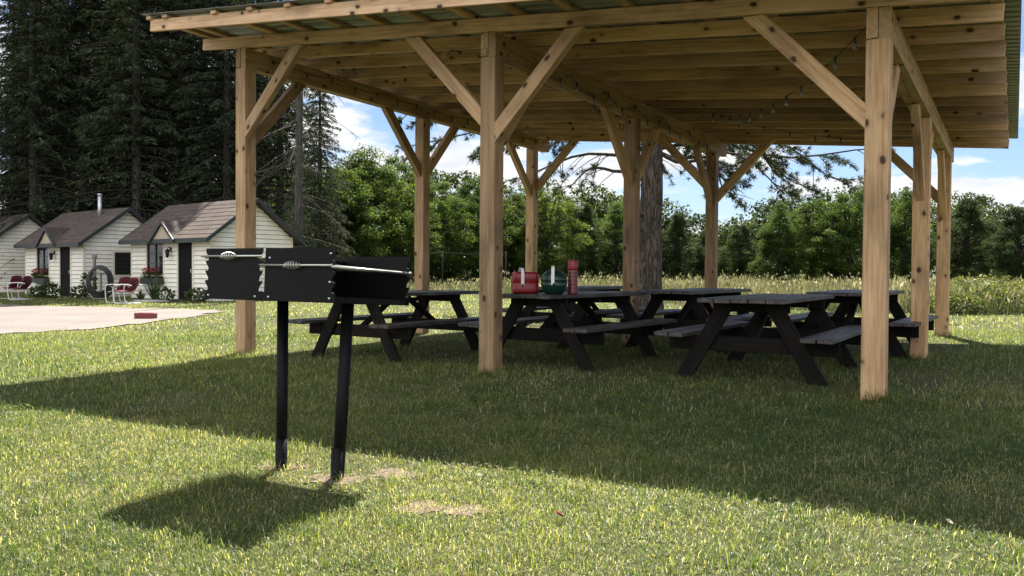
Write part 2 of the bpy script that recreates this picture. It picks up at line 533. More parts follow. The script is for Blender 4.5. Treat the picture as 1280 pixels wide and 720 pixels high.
cb = N(nt, 'ShaderNodeCombineXYZ'); L.new(cx, cb.inputs[0]); L.new(cy, cb.inputs[1])
L.new(math_n(nt, 'MULTIPLY', sp.outputs['Z'], 3.0), cb.inputs[2])
n1 = N(nt, 'ShaderNodeTexNoise', i_Scale=1.15, i_Detail=9.0, i_Roughness=.56, i_Distortion=.25)
mp = N(nt, 'ShaderNodeMapping'); mp.inputs['Location'].default_value = (3.1, 1.7, .4)
L.new(cb.outputs[0], mp.inputs[0]); L.new(mp.outputs[0], n1.inputs['Vector'])
cov = N(nt, 'ShaderNodeMapRange'); cov.interpolation_type = 'SMOOTHSTEP'
cov.inputs['From Min'].default_value = .465; cov.inputs['From Max'].default_value = .545
# cumulus banks low over the horizon, added unseen cloud behind the camera for fill
band = N(nt, 'ShaderNodeMapRange'); band.interpolation_type = 'SMOOTHSTEP'
band.inputs['From Min'].default_value = .30; band.inputs['From Max'].default_value = .10; band.inputs['To Min'].default_value = -.045; band.inputs['To Max'].default_value = .06
L.new(sp.outputs['Z'], band.inputs[0])
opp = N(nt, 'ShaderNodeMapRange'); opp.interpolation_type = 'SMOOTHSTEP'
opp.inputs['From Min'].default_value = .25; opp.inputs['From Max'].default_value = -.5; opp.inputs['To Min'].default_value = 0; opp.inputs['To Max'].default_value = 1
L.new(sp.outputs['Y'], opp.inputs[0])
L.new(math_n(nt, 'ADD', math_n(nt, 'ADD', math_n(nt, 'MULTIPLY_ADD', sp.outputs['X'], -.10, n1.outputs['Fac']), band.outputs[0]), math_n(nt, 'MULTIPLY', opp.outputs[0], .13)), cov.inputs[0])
shade = N(nt, 'ShaderNodeTexNoise', i_Scale=2.6, i_Detail=6.0)
L.new(mp.outputs[0], shade.inputs['Vector'])
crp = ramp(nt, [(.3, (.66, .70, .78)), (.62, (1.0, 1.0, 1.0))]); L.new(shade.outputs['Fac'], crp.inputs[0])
lit = math_n(nt, 'MULTIPLY_ADD', opp.outputs[0], 5.0, 7.2)  # clouds behind the camera brightened to lift the post fronts
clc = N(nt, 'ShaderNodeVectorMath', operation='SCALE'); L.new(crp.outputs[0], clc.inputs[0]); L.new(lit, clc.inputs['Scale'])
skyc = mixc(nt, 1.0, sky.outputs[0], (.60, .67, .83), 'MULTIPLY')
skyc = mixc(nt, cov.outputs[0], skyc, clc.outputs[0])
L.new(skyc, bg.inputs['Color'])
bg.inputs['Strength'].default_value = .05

sun = bpy.data.lights.new('sun', 'SUN'); sun.energy = 5.0; sun.angle = R(.55); sun.color = (1.0, .94, .84)
sun_o = bpy.data.objects.new('sun', sun); COL.objects.link(sun_o)
sun_o.location = (10, 60, 80)
sun_o.rotation_euler = SUN_H.to_track_quat('Z', 'Y').to_euler()

# ------------------------------------------------------------------ ground sheets
def ground_sheet():
    near = np.arange(-16, 40.01, .4)
    xs = np.concatenate([[-900, -500, -300, -180, -120, -80, -60, -48, -40, -34, -29, -25, -22], np.arange(-20, 20.01, .4), [22, 25, 29, 34, 40, 48, 60, 80, 120, 180, 300, 500, 900]])
    ys = np.concatenate([[-400, -200, -80, -40, -20, -12], np.arange(-8, 40.01, .4), [42, 45, 50, 56, 64, 75, 90, 120, 180, 300, 500, 900]])
    X, Y = np.meshgrid(xs, ys)
    Z = ground_z(X, Y)
    v = np.stack([X, Y, Z], -1).reshape(-1, 3)
    nx, ny = len(xs), len(ys)
    i = (np.arange(ny - 1)[:, None] * nx + np.arange(nx - 1)[None, :]).ravel()
    f = np.stack([i, i + 1, i + 1 + nx, i + nx], 1)
    me = np_mesh('ground', v, f.ravel(), np.full(len(f), 4), M['ground'], smooth=True)
    o = bpy.data.objects.new('ground', me); link(o)
    tag(o, kind='structure')
ground_sheet()

def in_poly(x, y, poly):
    x = np.asarray(x); y = np.asarray(y)
    c = np.zeros(x.shape, bool); n = len(poly)
    for i in range(n):
        (x1, y1), (x2, y2) = poly[i], poly[(i + 1) % n]
        hit = ((y1 > y) != (y2 > y)) & (x < (x2 - x1) * (y - y1) / (y2 - y1 + 1e-12) + x1)
        c ^= hit
    return c

def sheet(name, poly, mat, lift, step=.35, rag=.0):
    """a patch that follows the ground, with a ragged rim"""
    px = [p[0] for p in poly]; py = [p[1] for p in poly]
    xs = np.arange(min(px), max(px) + step, step); ys = np.arange(min(py), max(py) + step, step)
    X, Y = np.meshgrid(xs, ys)
    nx = len(xs)
    i = (np.arange(len(ys) - 1)[:, None] * nx + np.arange(nx - 1)[None, :]).ravel()
    f = np.stack([i, i + 1, i + 1 + nx, i + nx], 1)
    cxx = X.ravel()[f].mean(1); cyy = Y.ravel()[f].mean(1)
    keep = in_poly(cxx + rag * np.sin(cxx * 5.1 + cyy * 3.3), cyy + rag * np.sin(cyy * 4.7 - cxx * 2.9), poly)
    f = f[keep]
    used = np.unique(f); remap = np.zeros(X.size, int); remap[used] = np.arange(len(used))
    Xu, Yu = X.ravel()[used], Y.ravel()[used]
    v = np.stack([Xu, Yu, ground_z(Xu, Yu) + lift], 1)
    me = np_mesh(name, v, remap[f].ravel(), np.full(len(f), 4), mat, smooth=True)
    o = bpy.data.objects.new(name, me); link(o)
    return tag(o, kind='structure')

DRIVE = [(-60, 2), (-30, 7), (-14, 11.3), (-8.6, 13.0), (-7.5, 14.4), (-7.2, 16.4), (-6.9, 18.5), (-7.2, 20.2), (-8.6, 21.6), (-12, 22.9), (-15.1, 24.2), (-20, 27.2), (-30, 34), (-60, 52)]
sheet('gravel_drive', DRIVE, M['gravel'], .016, step=.22, rag=.12)

MEADOW = [(-60, 44), (-20, 38), (-10, 35.5), (-3.4, 34), (1.0, 27.5), (4.0, 23.5), (7.2, 19.2), (10.6, 18.1), (16, 17.4), (24, 17.0), (60, 16), (90, 64), (-80, 66)]
# grass-free patches: (x, y, radius)
BARE = [(-1.24, 4.40, .13), (-.88, 4.17, .16), (-.62, 4.28, .14), (-.40, 3.66, .13), (-.20, 3.60, .11), (3.9, 6.2, .28)]
# ------------------------------------------------------------------ lawn blades (stuff)
def soft_noise(x, y, s, seed):
    r2 = np.random.default_rng(seed); out = 0
    for k in range(7):
        a = r2.uniform(0, 6.28); f = s * r2.uniform(.5, 2.2)
        out = out + np.sin((x * math.cos(a) + y * math.sin(a)) * f + r2.uniform(0, 6.28))
    return out / 4.0

TUFTS = [(-3.38 + A_ * .853 + B_ * .522, 10.44 - A_ * .522 + B_ * .853, .22, 1.7) for A_ in (0, 3.709, 7.383) for B_ in (0, 3.636, 7.229)] + [(-1.235, 4.40, .09, .9), (-.895, 4.185, .09, .9)]
def blades(n, y0, y1, half, h0, h1, w0, w1, seg, seed):
    r2 = np.random.default_rng(seed)
    y = np.sqrt(r2.uniform(y0 ** 2, y1 ** 2, n)); x = r2.uniform(-half, half, n) * (y + .6)
    keep = ~in_poly(x, y, DRIVE) & ~in_poly(x, y, MEADOW)
    for bx, by, br in BARE:
        d = np.hypot((x - bx) / 1.3, (y - by) / .9) / br
        keep &= r2.uniform(0, 1, n) < np.clip(d * .9 - .05, .58, 1)
    # thin, worn grass under the roof
    u = (x + 3.38) * .853 - (y - 10.44) * .522; t = (x + 3.38) * .522 + (y - 10.44) * .853
    under = (u > -.3) & (u < 7.8) & (t > .3) & (t < 7.5)
    keep &= ~(under & (r2.uniform(0, 1, n) < np.clip(.45 + .5 * soft_noise(x, y, 1.6, 71), .1, .85)))
    pt = soft_noise(x, y, 2.2, 5)
    keep &= r2.uniform(0, 1, n) < np.clip(.80 + .5 * pt, .30, 1)
    if seg == 3: keep &= r2.uniform(0, 1, n) < np.clip(.45 + .75 * soft_noise(x, y, 9.0, 14), .05, 1)
    x, y = x[keep], y[keep]; n = len(x); pt = pt[keep]
    z = ground_z(x, y)
    tall = np.clip(1 + .45 * soft_noise(x, y, 5.0, 9), .45, 1.8)
    for (qx, qy, qr, qh) in TUFTS:      # untrimmed grass against posts and table legs
        tall = np.maximum(tall, 1 + (qh + .8 * r2.uniform(-1, 1, n)) * np.exp(-(np.hypot(x - qx, y - qy) / qr) ** 4))
    h = r2.uniform(h0, h1, n) * tall; wd = r2.uniform(w0, w1, n)
    az = r2.uniform(0, 2 * math.pi, n); lean = r2.uniform(.15, 1.75, n)
    dx, dy = np.cos(az), np.sin(az)
    side = np.stack([-dy, dx, np.zeros(n)], 1)
    base = np.stack([x, y, z - .004], 1)
    def pt_at(s):
        bend = lean * s
        return base + np.stack([dx * np.sin(bend) * h * s, dy * np.sin(bend) * h * s, np.cos(bend * .9) * h * s], 1)
    tint = np.clip(.31 + .22 * r2.normal(size=n) + .16 * soft_noise(x, y, 1.4, 3) + .10 * soft_noise(x, y, 7, 4), 0, .82)
    dryp = .13 + .22 * np.clip(soft_noise(x, y, 1.1, 61) - .1, 0, 1.2)
    for bx, by, br in BARE: dryp = np.maximum(dryp, .75 * np.exp(-(np.hypot((x - bx) / 1.3, (y - by) / .9) / br / 1.1) ** 2))
    dry = r2.uniform(0, 1, n) < dryp
    if seg == 3: dry &= r2.uniform(0, 1, n) < .3; tint = np.clip(tint - .10, 0, .6)
    tint[dry] = r2.uniform(.8, 1, dry.sum())
    if seg == 3:
        hw = (wd / 2)[:, None]
        m1 = pt_at(.4); m2 = pt_at(.75); tip = pt_at(1.0)
        v = np.stack([base - side * hw, base + side * hw, m1 + side * hw, m1 - side * hw, m2 + side * hw * .7, m2 - side * hw * .7, tip], 1).reshape(-1, 3)
        o = np.arange(n)[:, None] * 7
        loops = np.concatenate([o + [0, 1, 2, 3], o + [3, 2, 4, 5], o + [5, 4, 6]], 1).ravel()
        sizes = np.tile([4, 4, 3], n); k = 7
    elif seg == 2:
        m = pt_at(.55); tip = pt_at(1.0); hw = (wd / 2)[:, None]
        v = np.stack([base - side * hw, base + side * hw, m + side * hw * .8, m - side * hw * .8, tip], 1).reshape(-1, 3)
        o = np.arange(n)[:, None] * 5
        loops = np.concatenate([o + [0, 1, 2, 3], o + [3, 2, 4]], 1).ravel()
        sizes = np.tile([4, 3], n); k = 5
    else:
        tip = pt_at(1.0); hw = (wd / 2)[:, None]
        v = np.stack([base - side * hw, base + side * hw, tip], 1).reshape(-1, 3)
        loops = np.arange(3 * n); sizes = np.full(n, 3); k = 3
    return v, loops, sizes, np.repeat(tint, k)

def join(parts):
    v, l, s, t, off = [], [], [], [], 0
    for p in parts:
        v.append(p[0]); l.append(p[1] + off); s.append(p[2]); t.append(p[3]); off += len(p[0])
    return np.concatenate(v), np.concatenate(l), np.concatenate(s), np.concatenate(t)

v, l, s, t = join([blades(470000, 2.0, 6.0, 1.08, .015, .042, .0020, .0040, 2, 21),
                   blades(190000, 2.0, 6.5, 1.08, .034, .072, .0021, .0038, 3, 24),
                   blades(130000, 6.0, 13.0, .9, .04, .08, .0042, .0070, 3, 25),
                   blades(500000, 6.0, 14.0, .92, .022, .058, .0045, .0085, 1, 22),
                   blades(320000, 14.0, 36.0, .85, .035, .075, .011, .021, 1, 23)])
g_o = bpy.data.objects.new('lawn_grass', np_mesh('lawn_grass', v, l, s, M['grass'], t)); link(g_o)
tag(g_o, 'short mown lawn grass, sunlit and shaded, with a few dry blades', 'grass', kind='stuff')

for k, (x, y, r) in enumerate(BARE[:5]):
    a = np.linspace(0, 2 * math.pi, 30)[:-1]
    sheet('soil_patch', [(x + r * .95 * math.cos(t) * (1 + .28 * math.sin(3 * t + k) + .12 * math.sin(7 * t)), y + r * .62 * math.sin(t) * (1 + .28 * math.cos(2 * t + k) + .12 * math.cos(8 * t))) for t in a], M['soil'], .004, step=.012, rag=.012)

def lawn_weeds():
    r2 = np.random.default_rng(77)
    X, Y, S_ = [], [], []
    for k in range(150):
        cy = math.sqrt(r2.uniform(2.3 ** 2, 11 ** 2)); cx = r2.uniform(-.8, .8) * cy
        m = int(r2.uniform(25, 90)); rad = r2.uniform(.05, .22)
        X.append(cx + r2.normal(0, rad, m)); Y.append(cy + r2.normal(0, rad * .9, m)); S_.append(r2.uniform(.012, .026, m) * (1.5 if k % 5 == 0 else 1))
    x, y, sz = np.concatenate(X), np.concatenate(Y), np.concatenate(S_); n = len(x)
    keep = ~in_poly(x, y, DRIVE); x, y, sz = x[keep], y[keep], sz[keep]; n = len(x)
    c = np.stack([x, y, ground_z(x, y) + r2.uniform(.010, .035, n)], 1)
    d = np.stack([r2.normal(size=n), r2.normal(size=n), r2.normal(0, .25, n)], 1)
    nr = np.stack([r2.normal(0, .35, n), r2.normal(0, .35, n), np.ones(n)], 1)
    v, l, s = leaf_cards(c, d, nr, sz, sz * .8)
    o = bpy.data.objects.new('lawn_clover', np_mesh('lawn_clover', v, l, s, M['weed'], np.repeat(np.clip(r2.normal(.3, .2, n), 0, .8), 4))); link(o)
    tag(o, 'small clover and broad leaved weeds growing low in the lawn', 'clover', kind='stuff')
lawn_weeds()

def meadow_grass():
    r2 = np.random.default_rng(31)
    n = 230000
    y = r2.uniform(0, 1, n) ** 1.7 * 48 + 17; x = r2.uniform(-.95, .95, n) * (y + 2)
    keep = in_poly(x + .5 * soft_noise(x, y, 1.2, 41), y + .5 * soft_noise(x, y, 1.3, 42), MEADOW)
    keep &= r2.uniform(0, 1, n) < np.clip(.55 + .6 * soft_noise(x, y, 1.5, 49), .12, 1)
    x, y = x[keep], y[keep]; n = len(x)
    z = ground_z(x, y)
    patch = soft_noise(x, y, .45, 43)
    h = np.clip(r2.normal(.37, .14, n) + .22 * patch + .10 * soft_noise(x, y, 1.5, 49), .12, .95) - np.clip(.0058 * (y - 18), 0, .26) + .35 * (r2.uniform(0, 1, n) < .025)
    h = np.maximum(h, .10)
    wd = r2.uniform(.010, .022, n) * (1 + y / 60)
    az = r2.uniform(0, 2 * math.pi, n); lean = r2.uniform(.03, .6, n)
    d = np.stack([np.cos(az) * lean, np.sin(az) * lean, np.ones(n)], 1)
    sd = np.stack([-np.sin(az), np.cos(az), np.zeros(n)], 1)
    b = np.stack([x, y, z], 1); tip = b + d * h[:, None]
    hw = (wd / 2)[:, None]
    v1 = np.stack([b - sd * hw, b + sd * hw, tip], 1).reshape(-1, 3)
    tn = np.clip(.27 + .18 * r2.normal(size=n) + .26 * soft_noise(x, y, .5, 47) + .012 * np.clip(x - 2, -12, 12), 0, .95)
    # seed heads and yellow flower tufts
    k = r2.uniform(0, 1, n) < .40
    c = tip[k] - d[k] * .03; m = len(c)
    nr = np.stack([np.cos(r2.uniform(0, 6.28, m)), np.sin(r2.uniform(0, 6.28, m)), r2.uniform(-.3, .3, m)], 1)
    v2, l2, s2 = leaf_cards(c, d[k] + r2.normal(0, .25, (m, 3)), nr, r2.uniform(.10, .20, m), r2.uniform(.03, .065, m) * (1 + y[k] / 80))
    t2 = np.clip(r2.normal(.60, .20, m), .2, 1)
    return join([(v1, np.arange(3 * n), np.full(n, 3), np.repeat(tn, 3)), (v2, l2, s2, np.repeat(t2, 4))])
v, l, s, t = meadow_grass()
me_o = bpy.data.objects.new('meadow_grass', np_mesh('meadow_grass', v, l, s, M['meadow'], t)); link(me_o)
tag(me_o, 'tall dry yellow meadow grass and seed heads beyond the lawn', 'grass', kind='stuff')

# ------------------------------------------------------------------ pavilion
TH = -0.5487
U = Vector((math.cos(TH), math.sin(TH), 0)); W = Vector((-math.sin(TH), math.cos(TH), 0))
O = Vector((-3.383, 10.44, 0))
A = [0, 3.709, 7.383]; B = [0, 3.636, 7.229]
SL, SD = .0907, .0085
def zr(s, t): return 3.835 - SL * s - SD * t         # underside of the rafters
def P(s, t, z=0.0): return O + U * s + W * t + Vector((0, 0, z))
pav = empty('pavilion', (O.x, O.y, 0))
tag(pav, 'open timber picnic pavilion with knotty pine posts and metal roof', 'pavilion')

def member(name, p0, p1, wdt, thk, up, mat, parent=None, ch=.006, plies=None, root=None):
    """a board from p0 to p1; thk measured along 'up', wdt across; local X is the grain"""
    p0, p1 = Vector(p0), Vector(p1)
    x = (p1 - p0); ln = x.length; x.normalize()
    up = Vector(up); z = (up - x * up.dot(x)).normalized(); y = z.cross(x)
    mb = MB()
    if plies:
        pw = wdt / plies
        for k in range(plies):
            mb.box((ln / 2, -wdt / 2 + pw * (k + .5), 0), (ln - .004 * (k % 2), pw - .002, thk - .003 * (k % 2)), ch=ch)
    else:
        mb.box((ln / 2, 0, 0), (ln, wdt, thk), ch=ch)
    o = mb.build(name, mat, parent, fix=False)
    Mx = Matrix(((x.x, y.x, z.x, p0.x), (x.y, y.y, z.y, p0.y), (x.z, y.z, z.z, p0.z), (0, 0, 0, 1)))
    rt = root if root is not None else parent
    o.matrix_basis = (Matrix.Translation(-rt.location) @ Mx) if rt is not None else Mx
    return o

PW = .18
BH = .25
for i in range(3):
    for j in range(3):
        q = P(A[i], B[j]); zg = gz(q.x, q.y) - .25
        zt = zr(A[i], B[j]) - BH
        member('post', (q.x, q.y, zg), (q.x, q.y, zt), PW, PW, -W, M['pine'], pav, ch=.007)
for i in range(3):
    t0, t1 = -.085, B[2] + .55
    for k, dy in enumerate((-.05, .05)):
        a = P(A[i] + dy * .92, t0, zr(A[i] + dy, t0) - BH / 2 - .002); b = P(A[i] + dy * .92, t1, zr(A[i] + dy, t1) - BH / 2 - .002)
        member('beam', a, b, .088, BH - .008, (0, 0, 1), M['pine'], pav, ch=.004)
RS = (A[2] + .84)
ts = [-.87] + [-.068 + .608 * k for k in range(14)]
RAFT = ts
for k, t in enumerate(ts):
    s0 = -.66 if k == 0 else -.72
    lift = .03 if k == 0 else 0.0
    s1 = RS
    a = P(s0, t, zr(s0, t) + .07 + lift); b = P(s1, t, zr(s1, t) + .07)
    member('rafter', a, b, .04, .14, (0, 0, 1), M['pine_rough'], pav, ch=.003)
npur = 16
for k in range(npur):
    s = -.64 + (RS - .05 + .64) * k / (npur - 1)
    if k == 1: s = -.64 + .30
    a = P(s, -.93, zr(s, -.93) + .14 + .0225 + (.02 if s < 0 else .01)); b = P(s, B[2] + .78, zr(s, B[2] + .78) + .14 + .0225)
    member('purlin', a, b, .09, .038, (0, 0, 1), M['pine_rough'], pav, ch=.003)
# knee braces
def brace(s0, t0, s1, t1, off):
    zt = zr(s1, t1) if t0 == t1 else zr(s1, t1) - BH
    run = abs(s1 - s0) + abs(t1 - t0)
    z1 = zt - .01; z0 = z1 - .95 + (.06 if t0 != t1 else 0)
    a = P(s0, t0, z0) + off; b = P(s1, t1, z1) + off
    d = (b - a).normalized()
    perp = U if t0 != t1 else W
    up = perp.cross(d)
    o = member('brace', a, b, .088, .14, up, M['pine'], pav, ch=.005)
    # plumb cut against the post, level cut under the rafter or beam
    ln = (b - a).length; zax = (up - d * up.dot(d)).normalized(); sg = 1 if zax.z > 0 else -1
    hh = math.hypot(d.x, d.y); tan_, cot_ = d.z / hh, hh / d.z
    for v in o.data.vertices:
        if v.co.x < ln / 2: v.co.x += v.co.z * sg * tan_
        else: v.co.x -= v.co.z * sg * cot_
    return o
RUN = .98
for j in (0, 2):
    for i in range(3):
        off = W * (-.045 if j == 0 else .045)
        if i < 2: brace(A[i] + .07, B[j], A[i] + RUN, B[j], off)
        if i > 0: brace(A[i] - .07, B[j], A[i] - RUN, B[j], off)
for i in range(3):
    for j in range(3):
        off = U * 0.0
        if j < 2: brace(A[i], B[j] + .07, A[i], B[j] + RUN * .92, off)
        if j > 0: brace(A[i], B[j] - .07, A[i], B[j] - RUN * .92, off)
# corrugated roof sheet
def roof_sheet():
    s0, s1, t0, t1 = -.74, RS + .12, -.96, B[2] + .84
    prof = []
    t = t0; pitch_ = .15
    while t < t1:
        for dt, h in ((0, 0), (.085, 0), (.10, .019), (.125, .019), (.14, 0)):
            if t + dt <= t1: prof.append((t + dt, h))
        t += pitch_
    up = Vector((SL, 0, 1)).normalized()
    vs, fs = [], []
    n = len(prof)
    S_ = np.linspace(s0, s1, 9)
    for layer in (0, 1):
        for sv in S_:
            for (tv, h) in prof:
                base = zr(sv, tv) + .14 + .0225 + .019 + (.022 * max(0, 1 - (sv + .74) / 2) + .012) * max(0.0, 1 - (tv + .96) / 2.0) + .004
                vs.append(P(sv, tv, base + h + layer * .003) - Vector((O.x, O.y, 0)))
    m = len(S_)
    for layer in (0, 1):
        o_ = layer * n * m
        for a in range(m - 1):
            for b in range(n - 1):
                q = [o_ + a * n + b, o_ + (a + 1) * n + b, o_ + (a + 1) * n + b + 1, o_ + a * n + b + 1]
                if layer == 0: q.reverse()
                fs.append(q)
    k = n * m
    for b in range(n - 1):
        fs.append([b, b + 1, k + b + 1, k + b]); e = (m - 1) * n
        fs.append([e + b + 1, e + b, k + e + b, k + e + b + 1])
    for a in range(m - 1):
        fs.append([(a + 1) * n, a * n, k + a * n, k + (a + 1) * n]); e = n - 1
        fs.append([a * n + e, (a + 1) * n + e, k + (a + 1) * n + e, k + a * n + e])
    MB().add(vs, fs).build('roof_sheet', M['roof_metal'], pav)
roof_sheet()

# ------------------------------------------------------------------ string lights
def catenary(p, q, sag, n=14):
    p, q = Vector(p), Vector(q)
    return [p.lerp(q, k / n) + Vector((0, 0, -sag * 4 * (k / n) * (1 - k / n))) for k in range(n + 1)]

bulb_me = None
def string_lights(pts, label, spacing=.42, start=.2):
    global bulb_me
    base = Vector(pts[0])
    root = empty('string_lights', base); tag(root, label, 'string lights', 'bulb strings hung under the pavilion roof')
    mb = MB(); mb.tube([Vector(p) - base for p in pts], .0045, 5)
    acc, nxt = 0.0, start
    for a, b in zip(pts[:-1], pts[1:]):
        a, b = Vector(a), Vector(b); ln = (b - a).length
        while nxt < acc + ln:
            p = a.lerp(b, (nxt - acc) / ln) - base
            mb.tube([p + Vector((0, 0, .01)), p - Vector((0, 0, .045))], [.009, .013], 8)
            if bulb_me is None:
                o = MB().lathe([(.004, 0), (.011, -.003), (.013, -.014), (.019, -.030), (.020, -.040), (.016, -.052), (.006, -.058)], 12).build('bulb', M['bulb'], root)
                bulb_me = o.data
            else:
                o = bpy.data.objects.new('bulb', bulb_me); link(o, root)
            o.location = p - Vector((0, 0, .046))
            nxt += spacing
        acc += ln
    mb.build('cable', M['black_plastic'], root)
def under(s, t, dz=-.02): return P(s, t, zr(s, t) + dz)
l1 = []
for a, b in ((.25, 1.5), (1.5, 2.6), (2.6, 3.5), (3.5, 4.9), (4.9, 6.0), (6.0, 7.3)):
    l1 += catenary(under(.13, a, -.06), under(.13, b, -.06), .05, 6)
string_lights(l1, 'string of clear bulbs looped along the left roof beam', .48)
l2 = []
for a, b in ((.6, 1.5), (1.5, 2.5), (2.5, 3.45), (3.45, 4.5), (4.5, 5.6), (5.6, 6.9)):
    l2 += catenary(under(A[1] + .13, a, -.10), under(A[1] + .13, b, -.10), .13, 8)
string_lights(l2, 'string of clear bulbs swagged along the middle roof beam', .46)
l3 = catenary(under(A[2] - .12, .12, -.10), under(A[1] + .9, 4.2, -.06), .30, 18) + catenary(under(A[1] + .9, 4.2, -.06), under(A[2] - .3, 6.4, -.05), .16, 14)
string_lights(l3, 'string of clear bulbs drooping between the right front post and the middle', .40)
l4 = catenary(under(A[1] - .5, 3.3, -.04), under(A[1] - .9, 5.6, -.03), .10, 8) + [under(A[1] - .9, 5.6, -.03), under(A[1] - 1.15, 6.2, -.42), under(A[1] - 1.2, 6.6, -.50)]
string_lights(l4, 'short string of bulbs with a loose end hanging left of the middle posts', .30)

# ------------------------------------------------------------------ picnic tables
def make_table():
    root = empty('picnic_table')
    Ln = 2.3
    def plank(name, y, z, wdt, thk, x0, x1, n, gap, mat):
        mb = MB(); pw = (wdt - gap * (n - 1)) / n
        r2 = random.Random(int(y * 100) + n)
        for k in range(n):
            yy = y - wdt / 2 + pw * (k + .5) + gap * k
            e0, e1 = r2.uniform(-.012, .006), r2.uniform(-.006, .012)
            dz = r2.uniform(-.003, .003)
            mb.box(((x0 + e0 + x1 + e1) / 2, yy, z - thk / 2 + dz), (x1 + e1 - x0 - e0, pw, thk), ch=.005)
        mb.build(name, mat, root, fix=False)
    plank('tabletop', 0, .775, .78, .042, -Ln / 2, Ln / 2, 5, .008, M['table'])
    for sgn in (-1, 1):
        plank('seat', sgn * .675, .445, .275, .042, -Ln / 2, Ln / 2, 2, .009, M['table'])
    def slant(name, p0, p1, wdt, thk, face):
        return member(name, p0, p1, thk, wdt, face, M['table_leg'], root, ch=.004)
    for sx in (-1, 1):
        x = sx * .78
        for sy in (-1, 1):
            slant('leg', (x + sx * .022, sy * .66, -.05), (x + sx * .022, sy * .21, .735), .145, .04, (0, 1, 0))
        member('seat_support', (x - sx * .022, -.80, .331), (x - sx * .022, .80, .331), .04, .142, (0, 0, 1), M['table_leg'], root, ch=.004)
        member('top_cleat', (x - sx * .022, -.36, .686), (x - sx * .022, .36, .686), .04, .092, (0, 0, 1), M['table_leg'], root, ch=.004)
        member('brace', (x - sx * .05, 0, .35), (sx * .12, 0, .71), .085, .04, (0, 0, 1), M['table_leg'], root, ch=.004)
    member('centre_cleat', (0, -.36, .69), (0, .36, .69), .085, .04, (0, 0, 1), M['table_leg'], root, ch=.004)
    return root
table = make_table()
TABLES = [  # x, y, heading of the long side (deg from +Y towards +X), label
    (2.66, 8.40, 32, 0, 'dark weathered picnic table nearest the camera, left of the right front post, top empty'),
    (.72, 9.62, 34, 0, 'dark picnic table with a red cooler, green jug and tartan flask on its top'),
    (-1.40, 10.32, 33, 0, 'dark picnic table half hidden behind the black grill on the left'),
    (1.02, 12.75, 33, 0, 'dark picnic table behind the one that carries the red cooler'),
    (2.55, 11.28, 33, 0, 'dark picnic table in front of the thick pine trunk'),
    (4.48, 10.62, 33, 0, 'dark picnic table partly behind the right front post, its bench end showing right of it'),
]
for k, (x, y, h, tl, lab) in enumerate(TABLES):
    o = table if k == 0 else copy_tree(table)
    o.location = (x, y, gz(x, y)); o.rotation_euler = (0, 0, R(90 - h))
    tag(o, lab, 'picnic table', 'dark picnic tables under the pavilion')

# things on the second table
def on_table(k, lx, ly):
    x, y, h = TABLES[k][:3]; a = R(90 - h)
    return Vector((x + lx * math.cos(a) - ly * math.sin(a), y + lx * math.sin(a) + ly * math.cos(a), gz(x, y) + .779))

def rbox_loop(hx, hy, r, n=5):
    pts = []
    for cx_, cy_, a0 in ((hx - r, hy - r, 0), (-hx + r, hy - r, 90), (-hx + r, -hy + r, 180), (hx - r, -hy + r, 270)):
        for k in range(n + 1):
            a = R(a0 + 90 * k / n); pts.append((cx_ + r * math.cos(a), cy_ + r * math.sin(a)))
    return pts
def loft(mb, rings, smooth=True):
    n = len(rings[0]); vs = [p for r_ in rings for p in r_]; fs = []
    for i in range(len(rings) - 1):
        for k in range(n):
            fs.append((i * n + k, i * n + (k + 1) % n, (i + 1) * n + (k + 1) % n, (i + 1) * n + k))
    fs.append(list(range(n - 1, -1, -1))); fs.append([(len(rings) - 1) * n + k for k in range(n)])
    mb.add(vs, fs, smooth=smooth)
def strap(mb, pts, wv, thk):
    """flat band along pts, width vector wv"""
    wv = Vector(wv); rings = []
    for i, p in enumerate(pts):
        p = Vector(p); d = (Vector(pts[min(i + 1, len(pts) - 1)]) - Vector(pts[max(i - 1, 0)])).normalized()
        nrm = d.cross(wv).normalized() * thk / 2
        rings.append([p - wv / 2 - nrm, p + wv / 2 - nrm, p + wv / 2 + nrm, p - wv / 2 + nrm])
    loft(mb, rings, smooth=False)

def place_facing(o, loc, extra=0):
    o.location = loc
    o.rotation_euler = (0, 0, math.atan2(loc[0], -loc[1]) * 0 + extra)

cool = empty('cooler', on_table(1, -.74, .20), R(6)); tag(cool, 'small red picnic cooler with white carry handle on the dark table', 'cooler')
mb = MB(); rings = []
for z, hs in ((0, .125), (.008, .138), (.03, .143), (.108, .143), (.112, .138), (.118, .143), (.20, .141), (.222, .134), (.235, .118), (.238, .09)):
    rings.append([(x, y, z) for x, y in rbox_loop(hs, hs, hs * .28)])
loft(mb, rings); mb.build('body', M['red_plastic'], cool)
mb = MB()
hp = [(0.0, -.150, .085), (0, -.151, .17), (0, -.146, .225), (0, -.11, .265), (0, -.05, .278), (0, .05, .278), (0, .11, .265), (0, .146, .225), (0, .151, .17), (0, .150, .085)]
strap(mb, [(x - .04, y, z) for x, y, z in hp], (.034, 0, 0), .008)
mb.build('handle', M['white_plastic'], cool)
mb = MB()
for sy in (-1, 1): mb.tube([(-.04, sy * .143, .095), (-.04, sy * .158, .095)], .012, 12)
mb.build('pivot', M['black_plastic'], cool)

